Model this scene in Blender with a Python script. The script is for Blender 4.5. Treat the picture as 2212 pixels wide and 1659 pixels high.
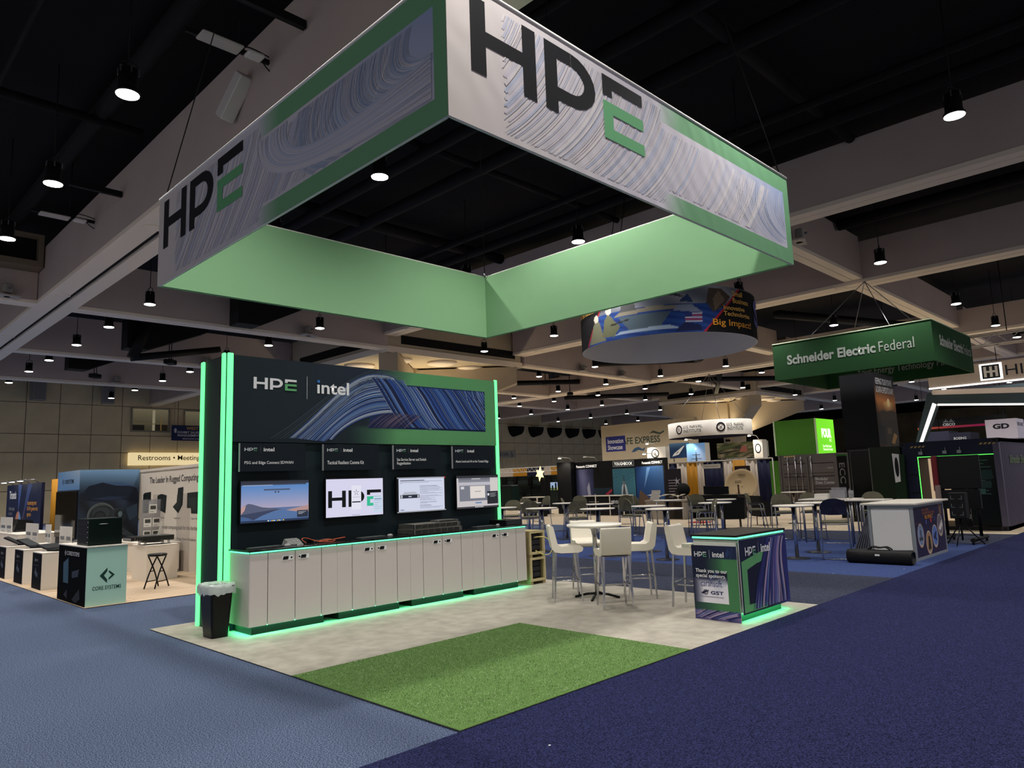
import bpy, bmesh, math, random
from mathutils import Vector, Matrix
random.seed(7)
for o in list(bpy.data.objects): bpy.data.objects.remove(o)
S = bpy.context.scene
COL = S.collection
# ------------------------------------------------------------------ camera
cd = bpy.data.cameras.new('camera'); cam = bpy.data.objects.new('camera', cd); COL.objects.link(cam)
PAN, TILT, ROLL = 0.789687, 0.135621, -0.0355102
fw = Vector((math.sin(PAN)*math.cos(TILT), math.cos(PAN)*math.cos(TILT), math.sin(TILT)))
rt = Vector((math.cos(PAN), -math.sin(PAN), 0)); up = rt.cross(fw)
r2 = math.cos(ROLL)*rt + math.sin(ROLL)*up; u2 = -math.sin(ROLL)*rt + math.cos(ROLL)*up
m = Matrix((r2, u2, -fw)).transposed().to_4x4(); m.translation = Vector((-3.460, -4.063, 1.718))
cam.matrix_world = m
cd.sensor_width = 36; cd.lens = 1557.45/2212*36; cd.clip_end = 400; cd.clip_start = .05
S.camera = cam
# ------------------------------------------------------------------ view and world
S.view_settings.view_transform = 'Standard'; S.view_settings.look = 'None'
S.view_settings.exposure = 0.3; S.view_settings.gamma = 1.0; S.view_settings.use_curve_mapping = False
S.cycles.use_denoising = True
S.cycles.max_bounces = 5; S.cycles.diffuse_bounces = 3; S.cycles.glossy_bounces = 2; S.cycles.use_adaptive_sampling = True; S.cycles.adaptive_threshold = .035
W = bpy.data.worlds.new('world'); S.world = W; W.use_nodes = True
W.node_tree.nodes['Background'].inputs[0].default_value = (.63, .60, .60, 1)
W.node_tree.nodes['Background'].inputs[1].default_value = .44
# ------------------------------------------------------------------ materials
MATS = {}
def lin(c):
    return tuple(((v/255)/12.92 if v/255 <= .04045 else ((v/255+.055)/1.055)**2.4) for v in c)
def M(key, rgb=None, rough=.6, metal=0., emit=0., noise=None, bump=None, spec=.25, alpha=None, trans=0., coat=0.):
    """noise=(scale, rgb2, detail, contrast) mixes towards rgb2; bump=(scale, strength)"""
    if key in MATS: return MATS[key]
    mt = bpy.data.materials.new(key); mt.use_nodes = True; nt = mt.node_tree
    b = nt.nodes['Principled BSDF']; c = lin(rgb)+(1,)
    b.inputs['Base Color'].default_value = c; b.inputs['Roughness'].default_value = rough
    b.inputs['Metallic'].default_value = metal; b.inputs['Specular IOR Level'].default_value = spec
    if coat: b.inputs['Coat Weight'].default_value = coat
    if emit:
        b.inputs['Emission Color'].default_value = c; b.inputs['Emission Strength'].default_value = emit
    if trans:
        b.inputs['Transmission Weight'].default_value = trans
    if noise or bump:
        tc = nt.nodes.new('ShaderNodeTexCoord')
        if noise:
            n = nt.nodes.new('ShaderNodeTexNoise'); n.inputs['Scale'].default_value = noise[0]
            n.inputs['Detail'].default_value = noise[2] if len(noise) > 2 else 3
            k = noise[3] if len(noise) > 3 else .15
            r = nt.nodes.new('ShaderNodeValToRGB'); r.color_ramp.elements[0].position = .5-k; r.color_ramp.elements[1].position = .5+k
            r.color_ramp.elements[0].color = c; r.color_ramp.elements[1].color = lin(noise[1])+(1,)
            nt.links.new(tc.outputs['Object'], n.inputs['Vector']); nt.links.new(n.outputs['Fac'], r.inputs['Fac'])
            nt.links.new(r.outputs['Color'], b.inputs['Base Color'])
        if bump:
            n = nt.nodes.new('ShaderNodeTexNoise'); n.inputs['Scale'].default_value = bump[0]; n.inputs['Detail'].default_value = 3
            bp = nt.nodes.new('ShaderNodeBump'); bp.inputs['Strength'].default_value = bump[1]; bp.inputs['Distance'].default_value = .02
            nt.links.new(tc.outputs['Object'], n.inputs['Vector']); nt.links.new(n.outputs['Fac'], bp.inputs['Height'])
            nt.links.new(bp.outputs['Normal'], b.inputs['Normal'])
    MATS[key] = mt; return mt
def attr_mat(key, rough=.5, emit=0.):
    mt = bpy.data.materials.new(key); mt.use_nodes = True; nt = mt.node_tree; b = nt.nodes['Principled BSDF']
    a = nt.nodes.new('ShaderNodeAttribute'); a.attribute_name = 'Col'
    if emit:
        b.inputs['Base Color'].default_value = (0, 0, 0, 1)
        nt.links.new(a.outputs['Color'], b.inputs['Emission Color']); b.inputs['Emission Strength'].default_value = emit
    else: nt.links.new(a.outputs['Color'], b.inputs['Base Color'])
    b.inputs['Roughness'].default_value = rough; b.inputs['Specular IOR Level'].default_value = .3
    MATS[key] = mt; return mt
PRINT = attr_mat('printed_vinyl', .55); FABRIC = attr_mat('printed_fabric', .9); SCREEN = attr_mat('lit_screen', .3, .8)
LIGHTBOX = attr_mat('lightbox_print', .5, 1.0)
# ------------------------------------------------------------------ mesh helpers
def link(name, me, mat=None, parent=None, smooth=False):
    o = bpy.data.objects.new(name, me); COL.objects.link(o)
    if mat: me.materials.append(mat)
    if parent: o.parent = parent
    if smooth:
        for p in me.polygons: p.use_smooth = True
    return o
def mk(name, v, f, mat=None, parent=None, smooth=False):
    me = bpy.data.meshes.new(name); me.from_pydata([tuple(p) for p in v], [], f); me.update()
    return link(name, me, mat, parent, smooth)
def bm_obj(name, bm, mat=None, parent=None, smooth=False):
    me = bpy.data.meshes.new(name); bm.to_mesh(me); bm.free(); return link(name, me, mat, parent, smooth)
def box(name, a, b, mat, parent=None, bev=0., seg=1, rz=0., c=None):
    bm = bmesh.new(); bmesh.ops.create_cube(bm, size=1)
    sz = [b[i]-a[i] for i in range(3)]; ce = [(b[i]+a[i])/2 for i in range(3)]
    for v in bm.verts: v.co = Vector((v.co[i]*sz[i] for i in range(3)))
    if bev: bmesh.ops.bevel(bm, geom=bm.edges[:], offset=bev, segments=seg, affect='EDGES')
    if rz: bmesh.ops.rotate(bm, verts=bm.verts, matrix=Matrix.Rotation(rz, 3, 'Z'))
    bmesh.ops.translate(bm, verts=bm.verts, vec=ce)
    return bm_obj(name, bm, mat, parent, smooth=False)
def cyl(name, p0, p1, r, mat, parent=None, seg=12, r2=None):
    p0 = Vector(p0); p1 = Vector(p1); d = p1-p0; r2 = r if r2 is None else r2
    q = d.to_track_quat('Z', 'Y'); v = []; f = []
    for k in range(seg):
        a = 2*math.pi*k/seg; e = Vector((math.cos(a), math.sin(a), 0))
        v.append(p0+q@(e*r)); v.append(p1+q@(e*r2))
    for k in range(seg):
        j = (k+1) % seg; f.append((2*k, 2*j, 2*j+1, 2*k+1))
    f.append(tuple(2*k for k in reversed(range(seg)))); f.append(tuple(2*k+1 for k in range(seg)))
    o = mk(name, v, f, mat, parent)
    for p in o.data.polygons: p.use_smooth = len(p.vertices) == 4
    return o
def tube(name, pts, r, mat, parent=None, seg=8, closed=False, curve=0):
    pts = [Vector(p) for p in pts]
    if curve:  # Catmull-Rom smoothing
        out = []; n = len(pts)
        for i in range(n if closed else n-1):
            g = lambda k: pts[k % n] if closed else pts[min(max(k, 0), n-1)]
            a, b, c, d = g(i-1), g(i), g(i+1), g(i+2)
            for s in range(curve):
                t = s/curve
                out.append(.5*((2*b)+(c-a)*t+(2*a-5*b+4*c-d)*t*t+(3*b-a-3*c+d)*t**3))
        if not closed: out.append(pts[-1])
        pts = out
    n = len(pts); v = []; f = []; pn = None
    for i, p in enumerate(pts):
        if closed: t = (pts[(i+1) % n]-pts[i-1]).normalized()
        else: t = (pts[min(i+1, n-1)]-pts[max(i-1, 0)]).normalized()
        if pn is None:
            pn = t.orthogonal().normalized()
        pn = (pn-t*pn.dot(t)).normalized(); bn = t.cross(pn)
        for k in range(seg):
            a = 2*math.pi*k/seg; v.append(p+r*(math.cos(a)*pn+math.sin(a)*bn))
    for i in range(n if closed else n-1):
        j = (i+1) % n
        for k in range(seg):
            l = (k+1) % seg; f.append((i*seg+k, i*seg+l, j*seg+l, j*seg+k))
    if not closed:
        f.append(tuple(reversed(range(seg)))); f.append(tuple((n-1)*seg+k for k in range(seg)))
    return mk(name, v, f, mat, parent, True)
def lathe(name, prof, loc, mat, parent=None, seg=24):
    v = []; f = []; n = len(prof)
    for k in range(seg):
        a = 2*math.pi*k/seg
        for r, z in prof: v.append((loc[0]+r*math.cos(a), loc[1]+r*math.sin(a), loc[2]+z))
    for k in range(seg):
        j = (k+1) % seg
        for i in range(n-1): f.append((k*n+i, j*n+i, j*n+i+1, k*n+i+1))
    if prof[0][0] > 0: f.append(tuple(k*n for k in reversed(range(seg))))
    if prof[-1][0] > 0: f.append(tuple(k*n+n-1 for k in range(seg)))
    bm = bmesh.new(); o = mk(name, v, f, mat, parent, True)
    bm.from_mesh(o.data); bmesh.ops.remove_doubles(bm, verts=bm.verts, dist=1e-5); bm.to_mesh(o.data); bm.free()
    for p in o.data.polygons: p.use_smooth = len(p.vertices) <= 4
    return o
class FR:
    """a flat frame: origin, right, up; n points to the viewer"""
    def __init__(s, o, u, v): s.o = Vector(o); s.u = Vector(u).normalized(); s.v = Vector(v).normalized(); s.n = s.u.cross(s.v)
    def p(s, a, b, d=0.): return s.o+s.u*a+s.v*b+s.n*d
def FY(x, y, z): return FR((x, y, z), (1, 0, 0), (0, 0, 1))      # face looking towards -Y
def FX(x, y, z): return FR((x, y, z), (0, -1, 0), (0, 0, 1))     # face looking towards -X
def FZ(x, y, z): return FR((x, y, z), (1, 0, 0), (0, 1, 0))
def prism(name, poly, fr, d0, d1, mat, parent=None):
    n = len(poly); v = [fr.p(a, b, d0) for a, b in poly]+[fr.p(a, b, d1) for a, b in poly]
    f = [tuple(reversed(range(n))), tuple(range(n, 2*n))]+[(k, (k+1) % n, n+(k+1) % n, n+k) for k in range(n)]
    return mk(name, v, f, mat, parent)
def setcol(me, cols):
    at = me.color_attributes.new('Col', 'FLOAT_COLOR', 'CORNER'); buf = []
    for p in me.polygons:
        c = cols[p.index]
        if callable(c):
            for li in p.loop_indices: buf += [*c(me.vertices[me.loops[li].vertex_index].co), 1]
        else: buf += [*c, 1]*len(p.vertices)
    at.data.foreach_set('color', buf)
def art(name, polys, fr, off=.002, mat=None, parent=None, step=.00012):
    """flat print: polys = [(points, rgb255)] stacked in order"""
    v = []; f = []; c = []
    for i, (pts, rgb) in enumerate(polys):
        b = len(v); v += [fr.p(x, y, off+i*step) for x, y in pts]; f.append(tuple(range(b, b+len(pts)))); c.append(lin(rgb))
    o = mk(name, v, f, mat or PRINT, parent); setcol(o.data, c); o['kind'] = 'stuff' if len(polys) > 1 else ''
    if len(polys) == 1: del o['kind']
    return o
def grad(name, fr, w, h, nx, ny, fn, off=.001, mat=None, parent=None):
    """printed sheet whose colour is fn(u, v) over 0..1"""
    v = []; f = []; cv = []
    for j in range(ny+1):
        for i in range(nx+1):
            v.append(fr.p(w*i/nx, h*j/ny, off)); cv.append(lin(fn(i/nx, j/ny)))
    for j in range(ny):
        for i in range(nx): a = j*(nx+1)+i; f.append((a, a+1, a+nx+2, a+nx+1))
    o = mk(name, v, f, mat or PRINT, parent); me = o.data
    at = me.color_attributes.new('Col', 'FLOAT_COLOR', 'CORNER'); buf = []
    for l in me.loops: buf += [*cv[l.vertex_index], 1]
    at.data.foreach_set('color', buf); return o
def mix(a, b, t): t = max(0, min(1, t)); return tuple(a[i]*(1-t)+b[i]*t for i in range(3))
def rect(x0, y0, x1, y1): return [(x0, y0), (x1, y0), (x1, y1), (x0, y1)]
def disc(x, y, rx, ry=None, n=24, a0=0, a1=2*math.pi):
    ry = rx if ry is None else ry
    full = abs(a1-a0-2*math.pi) < 1e-6
    return [(x+rx*math.cos(a0+(a1-a0)*k/(n if full else n-1)), y+ry*math.sin(a0+(a1-a0)*k/(n if full else n-1))) for k in range(n)]
def ringpolys(x, y, r0, r1, rgb, n=28, sy=1.):
    o = []
    for k in range(n):
        a = 2*math.pi*k/n; b = 2*math.pi*(k+1)/n
        o.append(([(x+r0*math.cos(a), y+sy*r0*math.sin(a)), (x+r1*math.cos(a), y+sy*r1*math.sin(a)), (x+r1*math.cos(b), y+sy*r1*math.sin(b)), (x+r0*math.cos(b), y+sy*r0*math.sin(b))], rgb))
    return o
def text(name, s, fr, x, y, w, h, mat, parent=None, bold=0., off=.0025, shear=0., ext=0.):
    """lettering fitted into the rectangle x..x+w, y..y+h of the frame"""
    cu = bpy.data.curves.new(name, 'FONT'); cu.body = s; cu.resolution_u = 3; cu.offset = min(bold, .009) if any(c in s for c in 'MmWwNK') else bold; cu.shear = shear; cu.extrude = 0
    cu.space_line = .95
    t = bpy.data.objects.new(name, cu); COL.objects.link(t)
    dg = bpy.context.evaluated_depsgraph_get(); me = bpy.data.meshes.new_from_object(t.evaluated_get(dg))
    bpy.data.objects.remove(t); bpy.data.curves.remove(cu)
    xs = [q.co.x for q in me.vertices]; ys = [q.co.y for q in me.vertices]
    if not xs: return None
    sx = w/(max(xs)-min(xs)); sy = (h/(max(ys)-min(ys))) if h else sx
    if w == 0: sx = sy
    for q in me.vertices: q.co = fr.p(x+(q.co.x-min(xs))*sx, y+(q.co.y-min(ys))*sy, off)
    me.materials.clear(); me.update()
    o = link(name, me, mat, parent); o['kind'] = 'stuff'
    return o
def HPE(x, y, w, h, c1, c2):
    """polygons of the three letters in a box"""
    P = []; sx = w/2.86; sy = h
    def R(a, b, c, d, col): P.append((rect(x+a*sx, y+b*sy, x+c*sx, y+d*sy), col))
    t = .2
    R(0, 0, t, 1, c1); R(.72, 0, .92, 1, c1); R(t, .41, .72, .6, c1)
    R(1.06, 0, 1.26, 1, c1); R(1.26, .81, 1.5, 1, c1); R(1.26, .2, 1.5, .39, c1)
    n = 10; cx, cy = 1.5, .6
    for k in range(n):
        a = -math.pi/2+math.pi*k/n; b = -math.pi/2+math.pi*(k+1)/n
        q = lambda r1, r2, an: (x+(cx+r1*math.cos(an))*sx, y+(cy+r2*math.sin(an))*sy)
        P.append(([q(.22, .21, a), q(.42, .4, a), q(.42, .4, b), q(.22, .21, b)], c1))
    R(2.06, .81, 2.86, 1, c1); R(2.06, .68, 2.24, .81, c1)
    R(2.06, 0, 2.24, .59, c2); R(2.24, .41, 2.86, .59, c2); R(2.24, 0, 2.86, .18, c2)
    return P
def ribbons(name, fr, curves, inside, off, parent, mat=None, step=.00003):
    """curves = [(points, width, rgb)] drawn as thin flat strips clipped by inside(x, y)"""
    v = []; f = []; c = []
    for i, (pts, wd, rgb) in enumerate(curves):
        n = len(pts); L = []
        for k in range(n):
            a = pts[max(k-1, 0)]; b = pts[min(k+1, n-1)]; dx, dy = b[0]-a[0], b[1]-a[1]; d = math.hypot(dx, dy) or 1
            ww = wd*(.35+.65*math.sin(math.pi*(k+.5)/n)); ox, oy = -dy/d*ww/2, dx/d*ww/2
            L.append(((pts[k][0]-ox, pts[k][1]-oy), (pts[k][0]+ox, pts[k][1]+oy)))
        for k in range(n-1):
            q = [L[k][0], L[k+1][0], L[k+1][1], L[k][1]]
            if all(inside(*e) for e in q):
                b = len(v); v += [fr.p(e[0], e[1], off+i*step) for e in q]; f.append((b, b+1, b+2, b+3)); c.append(lin(rgb))
    o = mk(name, v, f, mat or PRINT, parent); setcol(o.data, c); o['kind'] = 'stuff'; return o
def bez(p0, p1, p2, p3, n=26):
    return [tuple((1-t)**3*p0[i]+3*(1-t)**2*t*p1[i]+3*(1-t)*t*t*p2[i]+t**3*p3[i] for i in (0, 1)) for t in (k/n for k in range(n+1))]
# ------------------------------------------------------------------ things
def tag(o, label, cat, group=None):
    o['label'] = label; o['category'] = cat
    if group: o['group'] = group
    return o
def thing(name, label, cat, loc=(0, 0, 0), rz=0., group=None):
    o = bpy.data.objects.new(name, None); COL.objects.link(o); o.location = loc; o.rotation_euler = (0, 0, rz)
    o.empty_display_size = .1
    return tag(o, label, cat, group)
def struct(o): o['kind'] = 'structure'; return o
def dup(root, loc, rz, label=None, group=None):
    r = root.copy(); COL.objects.link(r); r.location = loc; r.rotation_euler = (0, 0, rz)
    if label: r['label'] = label
    if group: r['group'] = group
    for ch in list(root.children):
        c = ch.copy(); COL.objects.link(c); c.parent = r
        for g in list(ch.children):
            d = g.copy(); COL.objects.link(d); d.parent = c
    return r
def face(deg_dx, deg_dy): return math.atan2(deg_dy, deg_dx)-math.pi/2   # rotation that turns local +Y to (dx, dy)
# common materials
M('white_lam', (222, 214, 206), .45); M('black_lam', (16, 17, 20), .35); M('black', (12, 12, 14), .6); M('black_gloss', (8, 9, 11), .2)
M('darkgrey', (44, 44, 48), .6); M('chrome', (200, 200, 205), .18, 1.); M('steel', (150, 150, 155), .35, 1.)
M('white', (235, 232, 228), .6); M('off_white', (205, 200, 192), .7); M('lettering_white', (225, 225, 228), .6)
M('lettering_dark', (20, 24, 34), .6); M('grey', (120, 118, 116), .6); M('lettering_grey', (150, 152, 155), .6)
M('green_print', (104, 164, 112), .8); M('dark_teal', (17, 32, 38), .55); M('navy_print', (16, 22, 40), .5)
M('led_green', (98, 255, 140), .5, emit=1.25); M('led_mint', (110, 255, 190), .5, emit=1.15); M('led_under', (84, 255, 176), .5, emit=26.)
# ------------------------------------------------------------------ hall lamps: grid of pendant floodlights
LX = [-6.7, .06, 5., 11.55, 20.7, 29.5, 36.3, 41., 47.4, 56.6, 65.2, 73.2]
LY = [-5.6, -1.1, 3.2, 8.05, 12.7, 17.1, 21.75, 26.2, 30.6, 35.2, 39.2, 43.9, 48.5]
LAMP_Z = 8.2
M('lamp_lens', (255, 250, 238), .3, emit=14.); M('lamp_body', (14, 14, 15), .5); M('cable', (10, 10, 11), .6)
LD = bpy.data.lights.new('floodlight', 'SPOT'); LD.energy = 620; LD.spot_size = math.radians(122); LD.spot_blend = .75
LD.shadow_soft_size = .09; LD.color = (1., .965, .92)
def make_lamp():
    t = thing('pendant_lamp', 'x', 'lamp')
    lathe('lens', [(0, 0), (.12, .004), (.175, .02), (.18, .05)], (0, 0, 0), MATS['lamp_lens'], t, 20)
    b = lathe('housing', [(.185, .03), (.19, .07), (.16, .1), (.15, .14), (.15, .46), (.12, .48)], (0, 0, 0), MATS['lamp_body'], t, 16)
    for k in range(6):
        a = k*math.pi/3; box('cooling_fin', (-.012, .13, .36), (.012, .165, .47), MATS['steel'], b, rz=0)
        f = b.children[-1]; f.rotation_euler = (0, 0, a)
    tube('bracket', [(.13, 0, .46), (.12, 0, .58), (0, 0, .63), (-.12, 0, .58), (-.13, 0, .46)], .012, MATS['lamp_body'], t, 5)
    cyl('cable', (0, 0, .62), (0, 0, 2.75), .012, MATS['cable'], t, 5)
    l = bpy.data.objects.new('floodlight_beam', LD); COL.objects.link(l); l.parent = t; l.location = (0, 0, -.05)
    return t
LAMP = make_lamp(); lamp_used = False
def lamp_label(x, y):
    near = {(0.06, 8.05): 'brightest pendant floodlight at top left above the dark ceiling bay', (.06, 12.7): 'pendant floodlight second along the left dark bay',
            (.06, 17.1): 'pendant floodlight at the far left edge of the dark bay', (5., 8.05): 'pendant floodlight seen through the square hanging banner, left one',
            (11.55, 8.05): 'pendant floodlight seen through the square hanging banner, right one', (11.55, -1.1): 'pendant floodlight at top right against the pale beam',
            (20.7, 3.2): 'pendant floodlight hanging in the right ceiling bay between beams', (5., 21.75): 'pendant floodlight with coiled cable just below the left banner corner',
            (11.55, 21.75): 'pendant floodlight below the middle of the green banner inside', (20.7, 21.75): 'pendant floodlight just under the rear corner of the green banner',
            (20.7, 17.1): 'pendant floodlight left of the round white and black ring banner', (36.3, 3.2): 'pendant floodlight above the silver truss at right',
            (29.5, 3.2): 'pendant floodlight above the corner of the dark green hanging sign', (29.5, 8.05): 'pendant floodlight above the middle of the dark green hanging sign'}
    if (x, y) in near: return near[(x, y)]
    O = ['first', 'second', 'third', 'fourth', 'fifth', 'sixth', 'seventh', 'eighth', 'ninth', 'tenth', 'eleventh', 'twelfth', 'thirteenth']
    return '%s pendant floodlight from the camera in the %s lamp row from the left' % (O[LY.index(y)-1], O[LX.index(x)-1])
for x in LX:
    for y in LY:
        if 16 < x < 26 and 24 < y < 33: continue
        if 52 < x < 61 and 22 < y < 33: continue
        vis = not (x < 0 or (x == .06 and y < 8) or (x in (5.,) and y < 0) or y < -2)
        if not vis:
            l = bpy.data.objects.new('hall_floodlight', LD); COL.objects.link(l); l.location = (x+(.09 if x == .06 else 0), y, LAMP_Z-.05); continue
        lb = lamp_label(x, y); gr = 'pendant floodlights in the ceiling grid'
        if not lamp_used: LAMP.location = (x, y, LAMP_Z); LAMP['label'] = lb; LAMP['group'] = gr; lamp_used = True
        else: dup(LAMP, (x, y, LAMP_Z), random.uniform(0, 6), lb, gr)
# ------------------------------------------------------------------ floor and carpets
def carpet(key, c1, c2, scale=260, k=.16):
    mt = M(key, c1, .95, noise=(scale, c2, 4, k), bump=(scale*.8, .9), spec=.1)
    return mt
FL = carpet('carpet_denim', (40, 51, 73), (110, 123, 151), 105, .1)
NV = carpet('carpet_navy', (12, 13, 38), (48, 52, 94), 105, .1)
GB = carpet('carpet_greyblue', (32, 35, 50), (74, 78, 96), 105, .12)
BL = carpet('carpet_royal', (44, 56, 98), (66, 82, 128), 60, .2)
BG = M('carpet_beige', (172, 154, 130), .95, noise=(9, (196, 180, 156), 4, .2))
struct(mk('floor', [(-14, -14, 0), (135, -14, 0), (135, 56, 0), (-14, 56, 0)], [(0, 1, 2, 3)], FL))
def slab(name, x0, x1, y0, y1, z, mat):
    o = box(name, (x0, y0, z-.004), (x1, y1, z), mat); return struct(o)
slab('aisle_carpet', -13.9, 18.2, -8, 0, .006, NV)
slab('aisle_carpet', 18.2, 60, -8, 0, .006, NV)
slab('cross_aisle_carpet', 6.12, 9.1, 0.005, 13, .006, GB)
slab('cross_aisle_carpet', 15.3, 18.2, 0.005, 13, .006, GB)
slab('blue_booth_carpet', 9.1, 15.3, 0.005, 12.6, .0065, BL)
slab('beige_booth_floor', 18.2, 45, 0.005, 24, .006, BG)
slab('beige_booth_floor', 24, 45, 24.0, 40, .006, BG)
# ------------------------------------------------------------------ ceiling, beams, walls
BEAM = M('beam_paint', (192, 176, 170), .8, noise=(.6, (182, 166, 160), 2, .3))
SOF = M('soffit_paint', (238, 224, 208), .8); DK = M('ceiling_black', (14, 14, 18), .9); GROOVE = M('groove', (34, 30, 30), .9)
struct(mk('ceiling', [(-14, -14, 10.9), (-14, 56, 10.9), (135, 56, 10.9), (135, -14, 10.9)], [(0, 1, 2, 3)], DK))
def ybeam(x0, x1, z0, y0, y1, double=False, top=10.0):
    o = struct(box('ceiling_beam', (x0, y0, z0+.12), (x1, y1, top), BEAM))
    w = (x1-x0)
    if double:
        a = box('soffit_board', (x0-.02, y0, z0), (x0+w*.47, y1, z0+.12), SOF, o); b = box('soffit_board', (x0+w*.62, y0, z0), (x1+.02, y1, z0+.12), SOF, o)
        box('dark_slot', (x0+w*.47, y0, z0+.09), (x0+w*.62, y1, z0+.13), GROOVE, o)
    else:
        box('soffit_board', (x0-.02, y0, z0), (x0+w*.48, y1, z0+.12), SOF, o); box('soffit_board', (x0+w*.52, y0, z0), (x1+.02, y1, z0+.12), SOF, o)
    for k, yy in enumerate(range(int(y0)+3, int(y1), 8)):
        if w > .6: lathe('ceiling_disc', [(0, -.012), (.13, -.012), (.2, -.03), (.22, 0)], (x0+w*.3, yy, z0-.001), SOF, o, 18)
    return o
def xbeam(y0, y1, z0, x0, x1, top=10.0):
    o = struct(box('ceiling_beam', (x0, y0, z0+.12), (x1, y1, top), BEAM)); w = y1-y0
    box('soffit_board', (x0, y0-.02, z0), (x1, y0+w*.48, z0+.12), SOF, o); box('soffit_board', (x0, y0+w*.52, z0), (x1, y1+.02, z0+.12), SOF, o)
    return o
ybeam(2.1, 3.25, 8.2, -13, 55, True)
ybeam(16.1, 16.8, 8.85, -13, 23.7, top=10.5); ybeam(16.1, 16.8, 8.6, 33.2, 55)
ybeam(24.7, 25.6, 8.72, -13, 23.7, top=10.3); ybeam(24.9, 25.6, 8.6, 33.2, 55)
ybeam(38.1, 39.4, 8.3, -13, 55, True, 9.6); ybeam(52, 52.7, 8.7, -13, 55); ybeam(61, 61.7, 8.7, -13, 55); ybeam(75, 76.2, 8.3, -13, 55, True)
for xs, xe in ((-13, 2.08), (3.27, 16.3), (25.6, 38.1)):
    xbeam(23.7, 24.3, 8.2, xs, xe); xbeam(33.1, 33.7, 8.2, xs, xe); xbeam(42, 42.6, 8.2, xs, xe)
xbeam(5.1, 5.7, 8.85, 16.8, 24.7, 10.5); xbeam(5.1, 5.7, 8.72, 25.6, 38.1, 10.2)
xbeam(14.6, 15.2, 8.8, 25.6, 38.1, 10.2); xbeam(14.6, 15.2, 8.8, 16.8, 24.7, 10.2)
for yy in (5.4, 14.9, 24., 33.4, 42.3): xbeam(yy-.3, yy+.3, 8.6, 39.4, 52); xbeam(yy-.3, yy+.3, 8.6, 61.7, 75)
# black services under the roof deck: ducts and rails
for i, (a, b, r) in enumerate([((-2.2, -12, 10.1), (-2.2, 23, 10.1), .12), ((-.9, -12, 10.3), (-.9, 23, 10.3), .05), ((1.1, -12, 10.5), (1.1, 23, 10.5), .2),
        ((5.8, -12, 10.3), (5.8, 23, 10.3), .1), ((7.6, -12, 10.2), (7.6, 23, 10.2), .16), ((9.6, -12, 10.4), (9.6, 23, 10.4), .2), ((12.6, -12, 10.1), (12.6, 23, 10.1), .1),
        ((14.2, -12, 10.3), (14.2, 23, 10.3), .16), ((19.2, -12, 10.2), (19.2, 5, 10.2), .1), ((22.5, -12, 10.4), (22.5, 5, 10.4), .2),
        ((-12, 4.2, 10.45), (2, 4.2, 10.45), .22), ((-12, 13.5, 10.3), (2, 13.5, 10.3), .1), ((3.4, 2.2, 10.5), (16, 2.2, 10.5), .14), ((3.4, 9.9, 10.45), (16, 9.9, 10.45), .1), ((3.4, 15.6, 10.5), (16, 15.6, 10.5), .2)]):
    struct(cyl('ceiling_duct', a, b, r, M('duct_black', (13, 13, 16), .8), seg=10))
# black folding partition tracks and braces between the far beams
def brace(pts, th, name='black_brace'):
    return struct(prism(name, [(p[0], p[1]) for p in pts], FR((0, 26.5, 0), (1, 0, 0), (0, 0, 1)), -th/2, th/2, MATS['black']))
def wedge(x0, x1, y, z0, z1, drop):
    return struct(prism('partition_track', [(x0, z0-drop), (x0+.9, z0-drop), (x1, z1-.25), (x1, z1), (x0, z1)], FY(0, y, 0), -.4, .4, MATS['black']))
wedge(8.3, 12.5, 22.5, 8.6, 10., .5); wedge(6.7, 10.2, 30, 8.4, 9.5, .25); wedge(6.4, 9.6, 38, 8.6, 9.6, .3)
for y0, z0 in ((29.5, 8.2),): struct(tube('partition_rail', [(6.9, y0, 7.7), (7.6, y0, 9.6)], .28, MATS['black'], seg=4)); struct(tube('partition_rail', [(6.9, y0, 7.7), (11.6, y0+2.2, 8.9)], .2, MATS['black'], seg=4))
for a, b in (((27, 27, 8.7), (38, 20, 9.2)), ((30, 33, 8.6), (38, 30, 9.)), ((42, 24, 8.7), (51, 19, 8.9)), ((41, 20, 8.9), (51, 26, 8.6)), ((28, 10, 8.9), (38, 7, 9.1)), ((41, 34, 8.4), (50, 30, 8.8))):
    struct(tube('black_truss_rail', [a, b], .22, MATS['black'], seg=4))
# concrete back wall with cast panels
CON = M('concrete', (178, 164, 134), .9, noise=(.5, (128, 118, 96), 5, .3), bump=(3, .2)); CONJ = M('concrete_joint', (70, 64, 52), .95)
CONP = M('concrete_panel', (228, 210, 174), .9, noise=(.7, (200, 184, 150), 5, .3), bump=(3, .2))
wb = struct(box('wall_back', (-14, 55.06, 0), (135, 55.5, 10.9), CONJ))
PX = [6 + 2.05*k for k in range(8)]+[23+9.5*k for k in range(3)]+[52+2.1*k for k in range(14)]
PXE = [6+2.05*(k+1) for k in range(8)]+[23+9.5*(k+1) for k in range(3)]+[52+2.1*(k+1) for k in range(14)]
pm = {}
for a, b in zip(PX, PXE):
    for z0, z1 in ((0, 2.3), (2.3, 4.95), (4.95, 6.25), (6.25, 8.45), (8.45, 10.85)):
        key = (round(b-a, 2), round(z1-z0, 2))
        if key not in pm:
            o = box('concrete_panel', (.02, 0, .02), (b-a-.02, .08, z1-z0-.02), CONP, wb); pm[key] = o.data
        else: o = link('concrete_panel', pm[key], None, wb)
        o.location = (a, 55, z0)
struct(box('wall_right', (128, -14, 0), (128.5, 55, 10.9), CON)); 

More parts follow.
